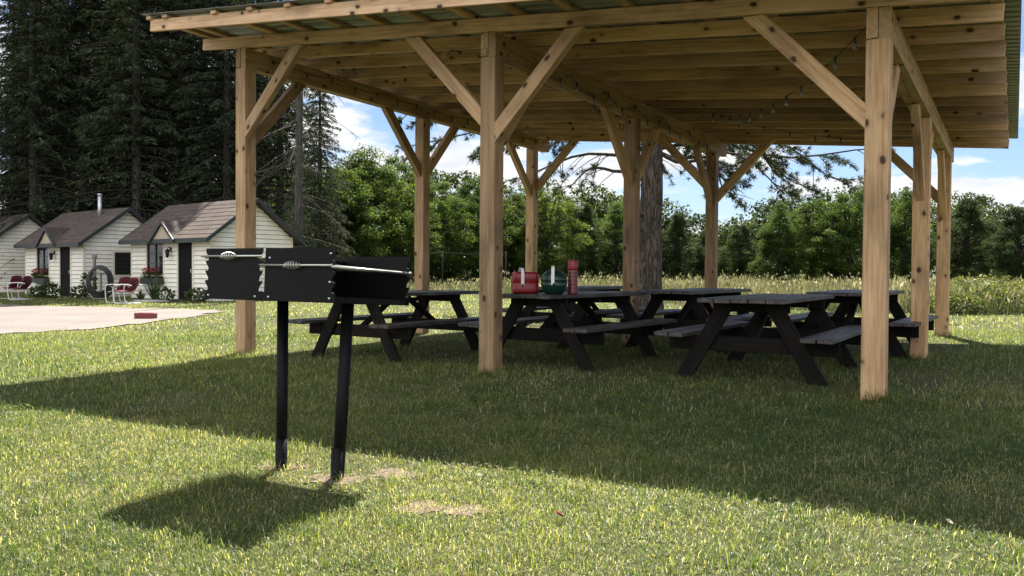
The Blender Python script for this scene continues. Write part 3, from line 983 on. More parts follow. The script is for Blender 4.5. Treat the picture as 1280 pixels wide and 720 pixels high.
jug = empty('drink_jug', on_table(1, -.80, -.215), R(-4)); tag(jug, 'round dark green drink jug with white handle beside the red cooler', 'jug')
prof = [(.085, 0), (.098, .006), (.122, .045), (.138, .09), (.143, .125), (.138, .128), (.138, .134), (.143, .137), (.138, .17), (.121, .21), (.092, .24), (.055, .257), (.02, .26)]
MB().lathe(prof, 32).build('body', M['green_plastic'], jug)
MB().lathe([(.045, .252), (.048, .254), (.046, .268), (.03, .274)], 24).build('lid', M['green_plastic'], jug)
mb = MB()
hp = [(0, -.153, .10), (0, -.155, .17), (0, -.145, .23), (0, -.105, .278), (0, -.04, .300), (0, .04, .300), (0, .105, .278), (0, .145, .23), (0, .155, .17), (0, .153, .10)]
strap(mb, [(x - .01, y, z) for x, y, z in hp], (.034, 0, 0), .008)
mb.build('handle', M['white_plastic'], jug)
mb = MB(); mb.tube([(.0, -.138, .11), (.0, -.160, .11)], .013, 12); mb.build('pivot', M['black_plastic'], jug)

fl = empty('vacuum_flask', on_table(1, -.62, -.345), R(20)); tag(fl, 'tall red tartan vacuum flask with plain red cup, right of the green jug', 'flask')
MB().lathe([(.052, 0), (.056, .004), (.056, .02), (.053, .024), (.053, .255), (.048, .27)], 28).build('body', M['plaid'], fl)
MB().lathe([(.050, .262), (.055, .264), (.057, .275), (.055, .362), (.05, .368), (.03, .37)], 28).build('cup', M['red_plastic'], fl)

# ------------------------------------------------------------------ park grill on two posts
grill = empty('park_grill', (-1.06, 4.30, 0)); tag(grill, 'black steel park grill with two coil handles on two posts in the lawn', 'grill')
GK = Vector((-.854, 3.95, 0)); gd = Vector((-.874, .486, 0)).normalized(); gp = Vector((.486, .874, 0)).normalized()
GL, GW, GH = .905, .60, .268
gorg = GK - grill.location; gorg.z = .900
tilt = Matrix.Rotation(R(3.2), 4, gd)
def G(a, b, z):  # along the near wall from the right end, across, up
    return gorg + tilt @ (gd * a + gp * b + Vector((0, 0, z)))
def notched_wall(b0, side):
    """side wall with ratchet notches at both ends and a notched slot in the middle"""
    T = .005
    def saw(x0, sgn):     # ratchet from the top down
        pts = []
        for k in range(4):
            zt = GH - .012 - .052 * k - .028
            pts += [(x0, zt + .020), (x0 + sgn * .022, zt - .010), (x0 + sgn * .022, zt - .022), (x0 + sgn * .010, zt - .026), (x0 , zt - .022)]
        return pts
    mid = GL * .535
    mb = MB()
    # right half: plain to the slot
    right = [(0.0, 0.0), (mid - .018, 0.0), (mid - .018, GH - .24)] 
    right = [(0.003, 0)] + [(x, z) for x, z in []]
    polyR = [(0, 0), (mid - .016, 0), (mid - .016, GH)] + [(0, GH)] + saw(0.0, 1)
    polyL = [(mid + .018, .052), (mid + .018, 0), (GL, 0)] + list(reversed([(x, z) for x, z in saw(GL, -1)])) + [(GL, GH), (mid - .016, GH), (mid - .016, GH - .008)] 
    sl = [(x, z) for x, z in saw(mid + .004, 1) if z > .03]
    polyL = [(mid - .0165, 0), (GL, 0)] + list(reversed(saw(GL, -1))) + [(GL, GH), (mid + .003, GH)] + sl + [(mid + .004, .045), (mid - .0165, .045)]
    for poly in (polyR, polyL):
        q = [G(a, b0, z) for a, z in poly]
        mb.prism(q, tilt @ (gp * T))
    return mb.build('side_wall', M['black_steel'], grill)
notched_wall(0.0, -1); notched_wall(GW, 1)
mb = MB()
mb.prism([G(.012, .006, .012), G(GL - .012, .006, .012), G(GL - .012, GW - .001, .012), G(.012, GW - .001, .012)], (0, 0, -.006))
for a in (.014, GL - .014): mb.prism([G(a - .003, .006, .0), G(a + .003, .006, .0), G(a + .003, GW - .001, .0), G(a - .003, GW - .001, .0)], (0, 0, .03))
mb.build('fire_floor', M['black_steel'], grill)
# dark end plate joining the two halves
mb = MB(); a = GL * .5
mb.prism([G(a, .10, .02), G(a, GW - .001, .02), G(a, GW - .001, GH - .03), G(a, .10, GH - .03)], tilt @ (gd * .005)); mb.build('divider', M['black_steel'], grill)
def coil_grip(mb, c, axis, ln, r0, turns):
    axis = Vector(axis).normalized(); u = axis.orthogonal().normalized(); v_ = axis.cross(u); pts = []
    n = turns * 10
    for k in range(n + 1):
        t = k / n; ang = 2 * math.pi * turns * t
        r = r0 * (.35 + .65 * math.sin(math.pi * min(max(t, .06), .94)))
        pts.append(Vector(c) + axis * (t - .5) * ln + (u * math.cos(ang) + v_ * math.sin(ang)) * r)
    mb.tube(pts, .0029, 6)
def grate(a0, a1, z, ext0, ext1):
    rt = MB()
    n = 22
    for k in range(n + 1):
        b = .02 + (GW - .04) * k / n
        rt.tube([G(a0, b, z), G(a1, b, z)], .005, 6)
    for a in (a0, a1): rt.tube([G(a, -.016, z - .006), G(a, GW + .03, z - .006)], .0075, 8)
    g_ = rt.build('grate', M['steel'], grill)
    for b, nm in ((-.018, 1), (GW + .024, 2)):
        h = MB()
        h.tube([G(a0 - ext0, b, z), G(a1 + ext1, b, z)], .0058, 8)
        coil_grip(h, G((a0 + a1) / 2 + .02, b, z), tilt @ gd, .11, .021, 7)
        h.build('handle', M['steel'], g_)
    return g_
grate(.012, GL * .535 - .008, GH - .088, .004, .012)
grate(GL * .535 + .014, GL - .014, GH - .042, .02, .03)
bolt_me = None
for b in (-.002, GW + .007):
    for (a, z) in ((.03, .02), (.03, GH - .03), (.03, .10), (GL * .5 - .02, .02), (GL * .5 - .02, GH - .05), (GL * .56 + .02, .02), (GL - .035, .02)):
        mb = MB(); mb.tube([G(a, b - .006, z), G(a, b + .004, z)], .0048, 8); mb.build('bolt', M['bolt'], grill)
for (bx, by, tx, ty, r) in ((-1.235, 4.40, -1.235, 4.43, .030), (-.895, 4.185, -.845, 4.24, .032)):
    mb = MB(); z0 = gz(bx, by) - .2
    mb.tube([(bx - grill.location.x, by - grill.location.y, z0), (tx - grill.location.x, ty - grill.location.y, .905)], r, 20)
    mb.tube([(bx - grill.location.x, by - grill.location.y, z0), (bx + (tx - bx) * .17 - grill.location.x, by + (ty - by) * .17 - grill.location.y, z0 + .2 + .16)], r + .0015, 20)
    mb.build('post', M['black_steel'], grill)

# ------------------------------------------------------------------ cabins
CW, CD, CH, RISE, OV = 5.1, 3.1, 2.2, 1.16, .32
def lap_wall(mb, p0, p1, out, top_fn, openings=()):
    """horizontal lap siding boards between p0 and p1; top_fn(s) gives the wall height"""
    p0, p1 = Vector(p0), Vector(p1); ln = (p1 - p0).length; d = (p1 - p0).normalized(); out = Vector(out)
    e = .15; z = 0.0
    grid = np.linspace(0, ln, 121); tops = np.array([top_fn(q) for q in grid])
    while z < 5:
        z1 = z + e
        low = grid[tops >= z + .01]
        if not len(low): break
        hi = grid[tops >= z1 - .001]
        peak = float(grid[np.argmax(tops)]); zt = min(z1, float(tops.max()))
        r0, r1 = (hi[0], hi[-1]) if len(hi) else (peak - .01, peak + .01)
        spans = [(low[0], low[-1], r0, r1)]
        for (s0, s1, a, b) in openings:
            if z1 > a + .01 and z < b - .01:
                new = []
                for (q0, q1, u0, u1) in spans:
                    if s0 > q0: new.append((q0, min(s0, q1), u0, min(s0, u1)))
                    if s1 < q1: new.append((max(s1, q0), q1, max(s1, u0), u1))
                spans = [k for k in new if k[1] - k[0] > .01]
        for (q0, q1, u0, u1) in spans:
            a, b, a2, b2 = p0 + d * q0, p0 + d * q1, p0 + d * u0, p0 + d * u1
            vs = [a + out * .038 + Vector((0, 0, z + .016)), b + out * .038 + Vector((0, 0, z + .016)), b2 + out * .008 + Vector((0, 0, zt)), a2 + out * .008 + Vector((0, 0, zt)),
                  a + out * .012 + Vector((0, 0, z + .016)), b + out * .012 + Vector((0, 0, z + .016))]
            mb.add(vs, [(0, 1, 2, 3), (4, 5, 1, 0)])
        z = z1

def card_plant(name, n, r, h, mat, parent=None, seed=0, L_=(.08, .16), spiky=False, flat=1.0):
    r2 = np.random.default_rng(seed)
    if spiky:
        az = r2.uniform(0, 6.28, n); ln = r2.uniform(.5, 1, n) * h; out = r2.uniform(.15, .75, n)
        d = np.stack([np.cos(az) * out, np.sin(az) * out, np.ones(n)], 1); d = unit(d)
        c = d * (ln / 2)[:, None]
        v, l, s = leaf_cards(c, d, np.stack([np.cos(az), np.sin(az), np.zeros(n)], 1), ln, np.full(n, .035))
    else:
        u = unit(r2.normal(size=(n, 3))); rad = r2.uniform(.45, 1, n) ** .6
        c = u * rad[:, None] * np.array([r, r * flat, h / 2]); c[:, 2] += h / 2
        d = unit(u + r2.normal(0, .7, (n, 3)))
        v, l, s = leaf_cards(c, d, r2.normal(size=(n, 3)), r2.uniform(*L_, n), r2.uniform(*L_, n) * .55)
    t = np.repeat(np.clip(r2.normal(.5, .22, n), 0, 1), 4)
    o = bpy.data.objects.new(name, np_mesh(name, v, l, s, mat, t))
    return link(o, parent)

def cabin(loc, label, side_window=True, chimney=False, seed=1):
    root = empty('cabin', loc, math.atan2(-.626, .78)); tag(root, label, 'cabin', 'small white cabins in a row')
    # local: x along the front (right corner at x=0, left end at -CW), y back, z up
    win = (-4.02, -2.90, .86, 1.94); door = (-1.92, -1.04, .02, 2.0)
    mb = MB()
    front_open = [(CW + win[0], CW + win[1], win[2], win[3]), (CW + door[0], CW + door[1], 0, door[3])]
    lap_wall(mb, (-CW, 0, 0), (0, 0, 0), (0, -1, 0), lambda s: CH, front_open)
    gab = lambda s: CH + RISE * (1 - abs(s - CD / 2) / (CD / 2)) - .02
    sw = (1.10, 1.95, .9, 1.75)
    lap_wall(mb, (0, 0, 0), (0, CD, 0), (1, 0, 0), gab, [sw] if side_window else [])
    lap_wall(mb, (-CW, CD, 0), (-CW, 0, 0), (-1, 0, 0), gab)
    lap_wall(mb, (0, CD, 0), (-CW, CD, 0), (0, 1, 0), lambda s: CH)
    mb.build('wall', M['siding'], root)
    bk = MB()     # dark backing standing in for the shadow lines under the laps
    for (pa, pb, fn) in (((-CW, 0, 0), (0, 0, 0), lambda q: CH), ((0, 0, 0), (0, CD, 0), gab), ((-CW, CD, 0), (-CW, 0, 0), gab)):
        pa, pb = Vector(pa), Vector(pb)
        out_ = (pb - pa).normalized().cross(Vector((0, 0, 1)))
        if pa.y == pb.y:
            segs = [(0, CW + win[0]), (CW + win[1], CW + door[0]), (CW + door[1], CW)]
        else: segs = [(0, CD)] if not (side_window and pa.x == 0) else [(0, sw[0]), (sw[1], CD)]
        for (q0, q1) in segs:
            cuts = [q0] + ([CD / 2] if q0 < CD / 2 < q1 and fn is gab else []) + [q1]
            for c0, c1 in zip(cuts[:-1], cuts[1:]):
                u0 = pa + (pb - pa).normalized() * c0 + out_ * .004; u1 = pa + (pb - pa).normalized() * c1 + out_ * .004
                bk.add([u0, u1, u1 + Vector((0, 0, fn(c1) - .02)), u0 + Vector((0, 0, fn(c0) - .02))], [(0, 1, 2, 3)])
    bk.build('lap_shadow', M['grey_post'], root)
    mb = MB()     # corner boards and sill board
    for (x, y) in ((.012, -.012), (-CW - .012, -.012), (.012, CD + .012), (-CW - .012, CD + .012)):
        mb.box((x, y, CH / 2 - .05), (.07, .07, CH + .1))
    mb.box((-CW / 2, -.006, CH - .05), (CW - .1, .05, .10))
    mb.build('corner_trim', M['white_trim'], root)
    mb = MB(); mb.box((-CW / 2, CD / 2, -.09), (CW - .02, CD - .02, .24)); mb.build('foundation', M['stone'], root)
    # roof: two slopes with thickness
    sl = math.hypot(CD / 2, RISE)
    rf = MB(); yo = -OV; k = RISE / (CD / 2)
    ztop = CH + RISE + .09; zev = CH + .09 - OV * k
    for sgn in (0, 1):
        y0 = -OV if sgn == 0 else CD + OV
        rows = 9
        for r_ in range(rows):
            a0, a1 = r_ / rows, (r_ + 1) / rows
            ya, yb = y0 + (CD / 2 - y0) * a0, y0 + (CD / 2 - y0) * a1
            za, zb = zev + (ztop - zev) * a0, zev + (ztop - zev) * a1
            x0, x1 = -CW - OV, OV
            rf.add([(x0, ya, za + .012), (x1, ya, za + .012), (x1, yb, zb), (x0, yb, zb), (x0, ya, za - .07), (x1, ya, za - .07), (x1, yb, zb - .07), (x0, yb, zb - .07)],
                   [(0, 1, 2, 3), (7, 6, 5, 4), (0, 4, 5, 1), (1, 5, 6, 2), (3, 7, 4, 0), (2, 6, 7, 3)])
    roof = rf.build('roof', M['shingle'], root)
    fa = MB()
    fa.box((-CW / 2, -OV - .016, zev - .055), (CW + 2 * OV + .05, .03, .15))
    fa.box((-CW / 2, CD + OV + .016, zev - .055), (CW + 2 * OV + .05, .03, .15))
    for x in (OV + .014, -CW - OV - .014):
        for y0 in (-OV, CD + OV):
            p = [(x, y0, zev - .12), (x, y0, zev + .02), (x, CD / 2, ztop + .015), (x, CD / 2, ztop - .13)]
            fa.prism([(x - .013, y, z) for (_, y, z) in p], (.026, 0, 0))
    fa.build('fascia', M['trim'], root)
    so = MB()
    so.box((-CW / 2, -OV / 2 - .005, zev - .075), (CW + 2 * OV - .02, OV - .03, .015))
    so.build('soffit', M['soffit'], root)
    # little decorative gable over the entry
    gx_, hw_, gh = -2.42, .78, .62
    dm = MB(); yf = -OV - .05
    yb_ = -OV + gh / k + .25
    for sg in (-1, 1):
        p0, p1 = Vector((gx_ + sg * hw_, yf, zev - .06)), Vector((gx_, yf, zev - .06 + gh + .05))
        dd = (p1 - p0).normalized(); nn = Vector((-dd.z * sg, 0, dd.x * sg)) * sg
        q0, q1 = p0, p1
        dm.add([q0, q1, q1 + Vector((0, yb_ - yf, 0)), q0 + Vector((0, .06, 0)),
                q0 + Vector((0, 0, .055)), q1 + Vector((0, 0, .055)), q1 + Vector((0, yb_ - yf, .055)), q0 + Vector((0, .06, .055))],
               [(0, 1, 2, 3), (7, 6, 5, 4), (0, 4, 5, 1), (1, 5, 6, 2), (2, 6, 7, 3), (3, 7, 4, 0)])
    dorm = dm.build('entry_gable', M['shingle'], root)
    tr = MB()
    for sg in (-1, 1):
        tr.prism([(gx_ + sg * (hw_ + .03), yf - .03, zev - .13), (gx_ + sg * (hw_ + .03), yf - .03, zev + .0), (gx_, yf - .03, zev - .06 + gh + .115), (gx_, yf - .03, zev - .06 + gh - .03)], (0, .028, 0))
    tr.build('rake_trim', M['trim'], dorm)
    fc = MB(); fc.prism([(gx_ - hw_ + .06, yf + .05, zev - .05), (gx_ + hw_ - .06, yf + .05, zev - .05), (gx_, yf + .05, zev - .06 + gh - .02)], (0, .03, 0))
    fc.build('gable_face', M['soffit'], dorm)
    # windows
    def window(x0, x1, z0, z1, axis, name='window', mull=True):
        fr = MB(); t = .06
        def bx(a0, a1, b0, b1, dep, o_):
            if axis == 'f': return ((a0 + a1) / 2, -dep, (b0 + b1) / 2), (a1 - a0, o_, b1 - b0)
            return (dep, (a0 + a1) / 2, (b0 + b1) / 2), (o_, a1 - a0, b1 - b0)
        for (a0, a1, b0, b1) in ((x0 - t, x1 + t, z1, z1 + t), (x0 - t, x1 + t, z0 - t, z0), (x0 - t, x0, z0, z1), (x1, x1 + t, z0, z1)):
            fr.box(*bx(a0, a1, b0, b1, .02, .05))
        wobj = fr.build(name, M['white_trim'], root)
        sash = MB()
        for (a0, a1, b0, b1) in ((x0, x0 + .04, z0, z1), (x1 - .04, x1, z0, z1), (x0 + .04, x1 - .04, z1 - .04, z1), (x0 + .04, x1 - .04, z0, z0 + .04)):
            sash.box(*bx(a0, a1, b0, b1, .0, .03))
        if mull:
            m = (x0 + x1) / 2
            sash.box(*bx(m - .025, m + .025, z0 + .04, z1 - .04, .001, .032))
            for zz_ in (z0 + (z1 - z0) * .36, z0 + (z1 - z0) * .68):
                sash.box(*bx(x0 + .04, m - .025, zz_ - .012, zz_ + .012, .0, .025)); sash.box(*bx(m + .025, x1 - .04, zz_ - .012, zz_ + .012, .0, .025))
        sash.build('sash', M['frame_dark'], wobj)
        gl = MB(); gl.box(*bx(x0 + .03, x1 - .03, z0 + .03, z1 - .03, -.018, .01)); gl.build('pane', M['glass'], wobj)
        return wobj
    window(*win, 'f')
    if side_window: window(*sw, 's', mull=False)
    # door
    dr = MB()
    t = .07
    for (a0, a1, b0, b1) in ((door[0] - t, door[0], 0, door[3] + t), (door[1], door[1] + t, 0, door[3] + t), (door[0], door[1], door[3], door[3] + t)):
        dr.box(((a0 + a1) / 2, -.02, (b0 + b1) / 2), (a1 - a0, .05, b1 - b0))
    d_ = dr.build('door_frame', M['white_trim'], root)
    dl = MB(); dl.box(((door[0] + door[1]) / 2, .005, 1.0), (door[1] - door[0] - .01, .03, 1.98))
    for (a0, a1, b0, b1) in ((door[0] + .01, door[0] + .09, .02, 1.98), (door[1] - .09, door[1] - .01, .02, 1.98), (door[0] + .09, door[1] - .09, 1.88, 1.98), (door[0] + .09, door[1] - .09, .9, 1.0), (door[0] + .09, door[1] - .09, .02, .2)):
        dl.box(((a0 + a1) / 2, -.012, (b0 + b1) / 2), (a1 - a0, .02, b1 - b0))
    dd_ = dl.build('door', M['screen'], root)
    hb = MB(); hb.box((door[1] - .07, -.04, 1.0), (.02, .03, .12), ch=.004); hb.build('handle', M['bolt'], dd_)
    stp = MB(); stp.box(((door[0] + door[1]) / 2, -.30, -.02), (1.0, .55, .16), ch=.02); stp.build('doorstep', M['trim'], root)
    # lantern
    ln_ = MB(); cxl = (win[1] + door[0]) / 2 + .02
    ln_.box((cxl, -.045, 1.72), (.09, .05, .14), ch=.01)
    ln_.tube([(cxl, -.06, 1.78), (cxl, -.14, 1.80), (cxl, -.16, 1.74)], .012, 8)
    ln_.lathe([(.03, 1.44), (.05, 1.47), (.075, 1.66), (.09, 1.69), (.02, 1.74)], 10, M=Matrix.Translation((cxl, -.16, 0)))
    ln_.build('lantern', M['black_plastic'], root)
    # flower box with red flowers
    fb = MB(); fb.box(((win[0] + win[1]) / 2, -.16, .64), (1.26, .22, .22), ch=.01)
    box = fb.build('window_box', M['trim'], root)
    fol = card_plant('greenery', 260, .62, .30, M['plant'], box, seed + 5, (.06, .12), flat=.28); fol.location = ((win[0] + win[1]) / 2, -.18, .68)
    fw = card_plant('flower', 150, .56, .30, M['flower'], box, seed + 6, (.05, .09), flat=.26); fw.location = ((win[0] + win[1]) / 2 - .08, -.18, .84)
    if chimney:
        ch_ = MB(); ch_.tube([(-1.35, CD / 2 - .35, CH + RISE - .4), (-1.35, CD / 2 - .35, CH + RISE + .62)], .075, 14)
        ch_.tube([(-1.35, CD / 2 - .35, CH + RISE + .60), (-1.35, CD / 2 - .35, CH + RISE + .66)], .095, 14)
        ch_.build('chimney', M['chim'], roof)
    return root
C1 = Vector((-9.71, 26.46, -.02)); C2 = Vector((-15.63, 30.0, -.10)); C3 = Vector((-21.5, 33.55, -.14))
cabin(C1, 'white cabin nearest the pavilion, partly behind the left front post', side_window=False, seed=1)
cabin(C2, 'white cabin in the middle of the row, with a metal flue on its roof', True, True, seed=2)
cabin(C3, 'white cabin cut by the left edge of the photo, only its end wall showing', False, False, seed=3)
cm = Matrix.Rotation(math.atan2(-.626, .78), 4, 'Z')
def cab(Cn, x, y):
    p = Cn + cm @ Vector((x, y, 0)); return Vector((p.x, p.y, gz(p.x, p.y)))

# lawn chairs: red shell back, white bent tube
def make_chair():
    root = empty('lawn_chair')
    # front of the chair is +x
    def shell(name, c, ax_u, ax_v, hu, hv, bow, nrm):
        mb = MB(); n = 9; vs = []; fs = []
        for lay in (0, 1):
            for i in range(n):
                for j in range(n):
                    a, b = -1 + 2 * i / (n - 1), -1 + 2 * j / (n - 1)
                    kx = math.sqrt(max(0, 1 - .32 * b * b)); ky = math.sqrt(max(0, 1 - .32 * a * a))
                    fl_ = .012 * math.cos(a * math.pi * 3) * (1 - abs(b)) if name == 'backrest' else 0
                    p = Vector(c) + Vector(ax_u) * hu * a * kx + Vector(ax_v) * hv * b * ky + Vector(nrm) * (bow * (a * a + b * b) + fl_ + lay * .006)
                    vs.append(p)
        N2 = n * n
        for lay in (0, 1):
            for i in range(n - 1):
                for j in range(n - 1):
                    q = [lay * N2 + i * n + j, lay * N2 + (i + 1) * n + j, lay * N2 + (i + 1) * n + j + 1, lay * N2 + i * n + j + 1]
                    fs.append(q if lay else q[::-1])
        rim = [i * n for i in range(n)] + [(n - 1) * n + j for j in range(1, n)] + [i * n + n - 1 for i in range(n - 2, -1, -1)] + [j for j in range(n - 2, 0, -1)]
        for k in range(len(rim)):
            a, b = rim[k], rim[(k + 1) % len(rim)]
            fs.append((a, b, b + N2, a + N2))
        mb.add(vs, fs, smooth=True); return mb.build(name, M['red_metal'], root)
    shell('seat', (.02, 0, .40), (0, 1, 0), (.98, 0, .12), .27, .25, .02, (-.12, 0, .98))
    shell('backrest', (-.27, 0, .66), (0, 1, 0), (-.30, 0, .95), .29, .27, .035, (.95, 0, .30))
    for sy in (-1, 1):
        y = sy * .31
        mb = MB()
        ctl = [(-.36, y, .62), (-.24, y, .66), (.05, y, .66), (.24, y, .64), (.32, y, .58), (.33, y, .45), (.30, y, .12), (.26, y, .025), (.15, y, .012), (-.30, y, .012)]
        mb.tube(ctl, .017, 8); mb.build('arm_frame', M['white_metal'], root)
    mb = MB()
    for x, z in ((-.16, .36), (.20, .395)): mb.tube([(x, -.31, z), (x, .31, z)], .012, 8)
    mb.tube([(-.30, -.31, .012), (-.30, .31, .012)], .015, 8)
    mb.tube([(-.22, -.31, .64), (-.22, -.22, .56)], .012, 8); mb.tube([(-.22, .31, .64), (-.22, .22, .56)], .012, 8)
    mb.build('cross_rail', M['white_metal'], root)
    return root
chair = make_chair()
for k, (px, dd, rz, lab) in enumerate([
        (149, 25.9, 160, 'red metal lawn chair beside the coiled hose, left one of the pair'),
        (159, 25.0, 172, 'red metal lawn chair by the nearest cabin corner, right one of its pair'),
        (14, 28.6, 165, 'red metal lawn chair at the left edge, farther left of its pair'),
        (26, 28.0, 178, 'red metal lawn chair under the middle cabin flower box, right of its pair')]):
    o = chair if k == 0 else copy_tree(chair)
    x = px_dir(px) * dd
    o.location = (x, dd, gz(x, dd)); o.rotation_euler = (0, 0, R(rz)); o.scale = (.88,) * 3
    tag(o, lab, 'lawn chair', 'red lawn chairs outside the cabins')

# coiled hose, stake, paving stone, timber block
p = cab(C2, .40, .75)
hx, hy = px_dir(126) * 28.2, 28.2
hose = empty('garden_hose', (hx, hy, gz(hx, hy))); tag(hose, 'black garden hose coiled on a stand against the middle cabin side wall', 'hose')
mb = MB()
r2 = random.Random(5)
pts = []
for k in range(7 * 28):
    a = 2 * math.pi * k / 28
    rr = .30 + .022 * (k / 28) + .03 * math.sin(k * .21) + .02 * r2.random()
    pts.append((rr * math.cos(a), -.06 + .02 * (k / 28) - .07, .62 + rr * 1.25 * math.sin(a)))
mb.tube(pts, .028, 6); mb.build('coil', M['black_rubber'], hose)
mb = MB(); mb.box((0, .0, .45), (.06, .06, .95), ch=.006); mb.box((0, -.02, .90), (.5, .10, .05), ch=.01); mb.box((0, .0, .03), (.5, .3, .04), ch=.01)
mb.tube([(.30, -.10, .55), (.55, -.12, .30), (.62, -.15, .06), (.50, -.25, .02)], .02, 6)
mb.build('stand', M['grey_post'], hose)
sx_, sy_ = px_dir(118) * 28.9, 28.9
mb = MB(); mb.box((0, 0, .72), (.09, .09, 1.55), ch=.01); mb.box((0, 0, 1.48), (.15, .13, .14), ch=.02)
tag(mb.build('stake', M['grey_post'], None, (sx_, sy_, gz(sx_, sy_))), 'grey wooden stake standing beside the coiled hose', 'stake')
bx_, by_ = -7.75, 17.38
mb = MB(); mb.box((0, 0, .06), (.44, .16, .13), ch=.012)
for a in (-.1, .02, .13): mb.box((a, -.0, .126), (.05, .11, .006))
o = mb.build('timber_block', M['brick_red'], None, (bx_, by_, gz(bx_, by_) + .01)); o.rotation_euler = (0, 0, R(-6))
tag(o, 'small dark red block lying at the edge of the gravel drive', 'block')
stx, sty = px_dir(190) * 26.4, 26.4
mb = MB(); mb.lathe([(.55, 0), (.58, .03), (.55, .07), (.3, .075)], 18)
o = mb.build('paving_stone', M['stone'], None, (stx, sty, gz(stx, sty) - .01)); tag(o, 'pale flat paving stone in front of the nearest cabin', 'stone')

PL = [(46, 29.9, .30, .45, False, 'low leafy plant at the left front corner of the middle cabin', 160),
      (62, 29.2, .45, .60, False, 'round leafy plant under the flower box of the middle cabin', 320),
      (99, 28.8, .32, .50, False, 'small leafy plant right of the middle cabin door', 160),
      (111, 28.5, .30, 1.0, False, 'tall thin leafy plant left of the grey stake', 170),
      (176, 26.6, .4, .55, True, 'thin spiky plant behind the right red chair by the nearest cabin', 40),
      (192, 26.7, .5, .95, True, 'spiky long leaved plant under the window of the nearest cabin', 70),
      (205, 26.5, .36, .50, False, 'leafy plant left of the nearest cabin door', 160),
      (246, 25.6, .40, .48, False, 'leafy plant right of the nearest cabin door', 240)]
for k, (px, dd, r_, h_, sp_, lab, n_) in enumerate(PL):
    x = px_dir(px) * dd
    o = card_plant('garden_plant', n_, r_, h_, M['plant'], None, 60 + k, (.09, .17), sp_)
    o.location = (x, dd, gz(x, dd) - .02); tag(o, lab, 'plant')

# ------------------------------------------------------------------ trees
def tree_thing(name, meshes, loc, rz, sc, label, cat, group=None):
    root = empty(name, loc, rz, sc)
    for nm, me in meshes:
        link(bpy.data.objects.new(nm, me), root)
    return tag(root, label, cat, group)

def mesh_of(mb, mat):
    me = bpy.data.meshes.new('limbs'); me.from_pydata([tuple(p) for p in mb.v], [], mb.f)
    me.polygons.foreach_set('use_smooth', mb.sm); me.materials.append(mat); me.update(); return me

def spruce_meshes(seed, H, spread, bare, droop, dens=1.0, mat=None):
    r2 = np.random.default_rng(seed); rd = random.Random(seed)
    tb = MB()
    tb.tube([(0, 0, -.3), (.0, 0, .4), (.04, .02, H * .4), (.02, 0, H * .75), (0, 0, H)], [.30, .23, .17, .09, .02], 10)
    C, D, Nn, Ls, Ws, T = [], [], [], [], [], []
    z = .8
    while z < H - .3:
        f = z / H
        nb = rd.randint(5, 8)
        a0 = rd.uniform(0, 6.28)
        for b in range(nb):
            az = a0 + 6.283 * b / nb + rd.uniform(-.3, .3)
            ln = spread * (1 - f) ** .72 * rd.uniform(.6, 1.15) + .25
            ln *= min(1, .55 + z / 5)
            isb = z < 6.0 and rd.random() < .35
            drp = droop * rd.uniform(.7, 1.3) * (1 - .5 * f)
            pts = []
            m = 6
            for k in range(m + 1):
                s_ = k / m
                pts.append(Vector((math.cos(az) * ln * s_, math.sin(az) * ln * s_, z + ln * (.10 * s_ - drp * s_ * s_ + .25 * drp * s_ ** 3))))
            if ln > .8: tb.tube(pts, [.035 * (1 - .85 * k / m) * (1 - .5 * f) + .004 for k in range(m + 1)], 4, cap=False)
            if isb:
                if rd.random() < .4: continue
                ns = int(5 * ln)
            else:
                ns = int((45 if z > 6.5 else 26) * ln * dens)
            ux = np.array([math.cos(az), math.sin(az), 0]); uy = np.array([-math.sin(az), math.cos(az), 0])
            s_ = r2.uniform(.08, 1.0, ns) ** .75
            P3 = np.stack([np.cos(az) * ln * s_, np.sin(az) * ln * s_, z + ln * (.10 * s_ - drp * s_ ** 2 + .25 * drp * s_ ** 3)], 1)
            lat = r2.normal(0, .22, ns) * ln * .55 * (1.05 - s_ * .75)
            hang = np.abs(r2.normal(0, .12, ns)) + np.abs(lat) * .35
            c = P3 + uy * lat[:, None]; c[:, 2] -= hang
            d = ux * .8 + uy * (np.sign(lat) * .7)[:, None] + np.array([0, 0, -.55]) + r2.normal(0, .28, (ns, 3))
            C.append(c); D.append(d); Nn.append(np.array([0, 0, 1]) + r2.normal(0, .45, (ns, 3)))
            Ls.append(r2.uniform(.18, .46, ns)); Ws.append(r2.uniform(.035, .085, ns))
            T.append(np.clip(r2.normal(.45, .2, ns) + .25 * (s_ - .5), 0, 1))
        z += rd.uniform(.26, .42) * (1 + .4 * f)
    C, D, Nn = np.concatenate(C), np.concatenate(D), np.concatenate(Nn)
    v, l, s = leaf_cards(C, D, Nn, np.concatenate(Ls), np.concatenate(Ws))
    cm_ = np_mesh('crown', v, l, s, mat or M['spruce'], np.repeat(np.concatenate(T), 4))
    return [('trunk', mesh_of(tb, M['bark'])), ('crown', cm_)]

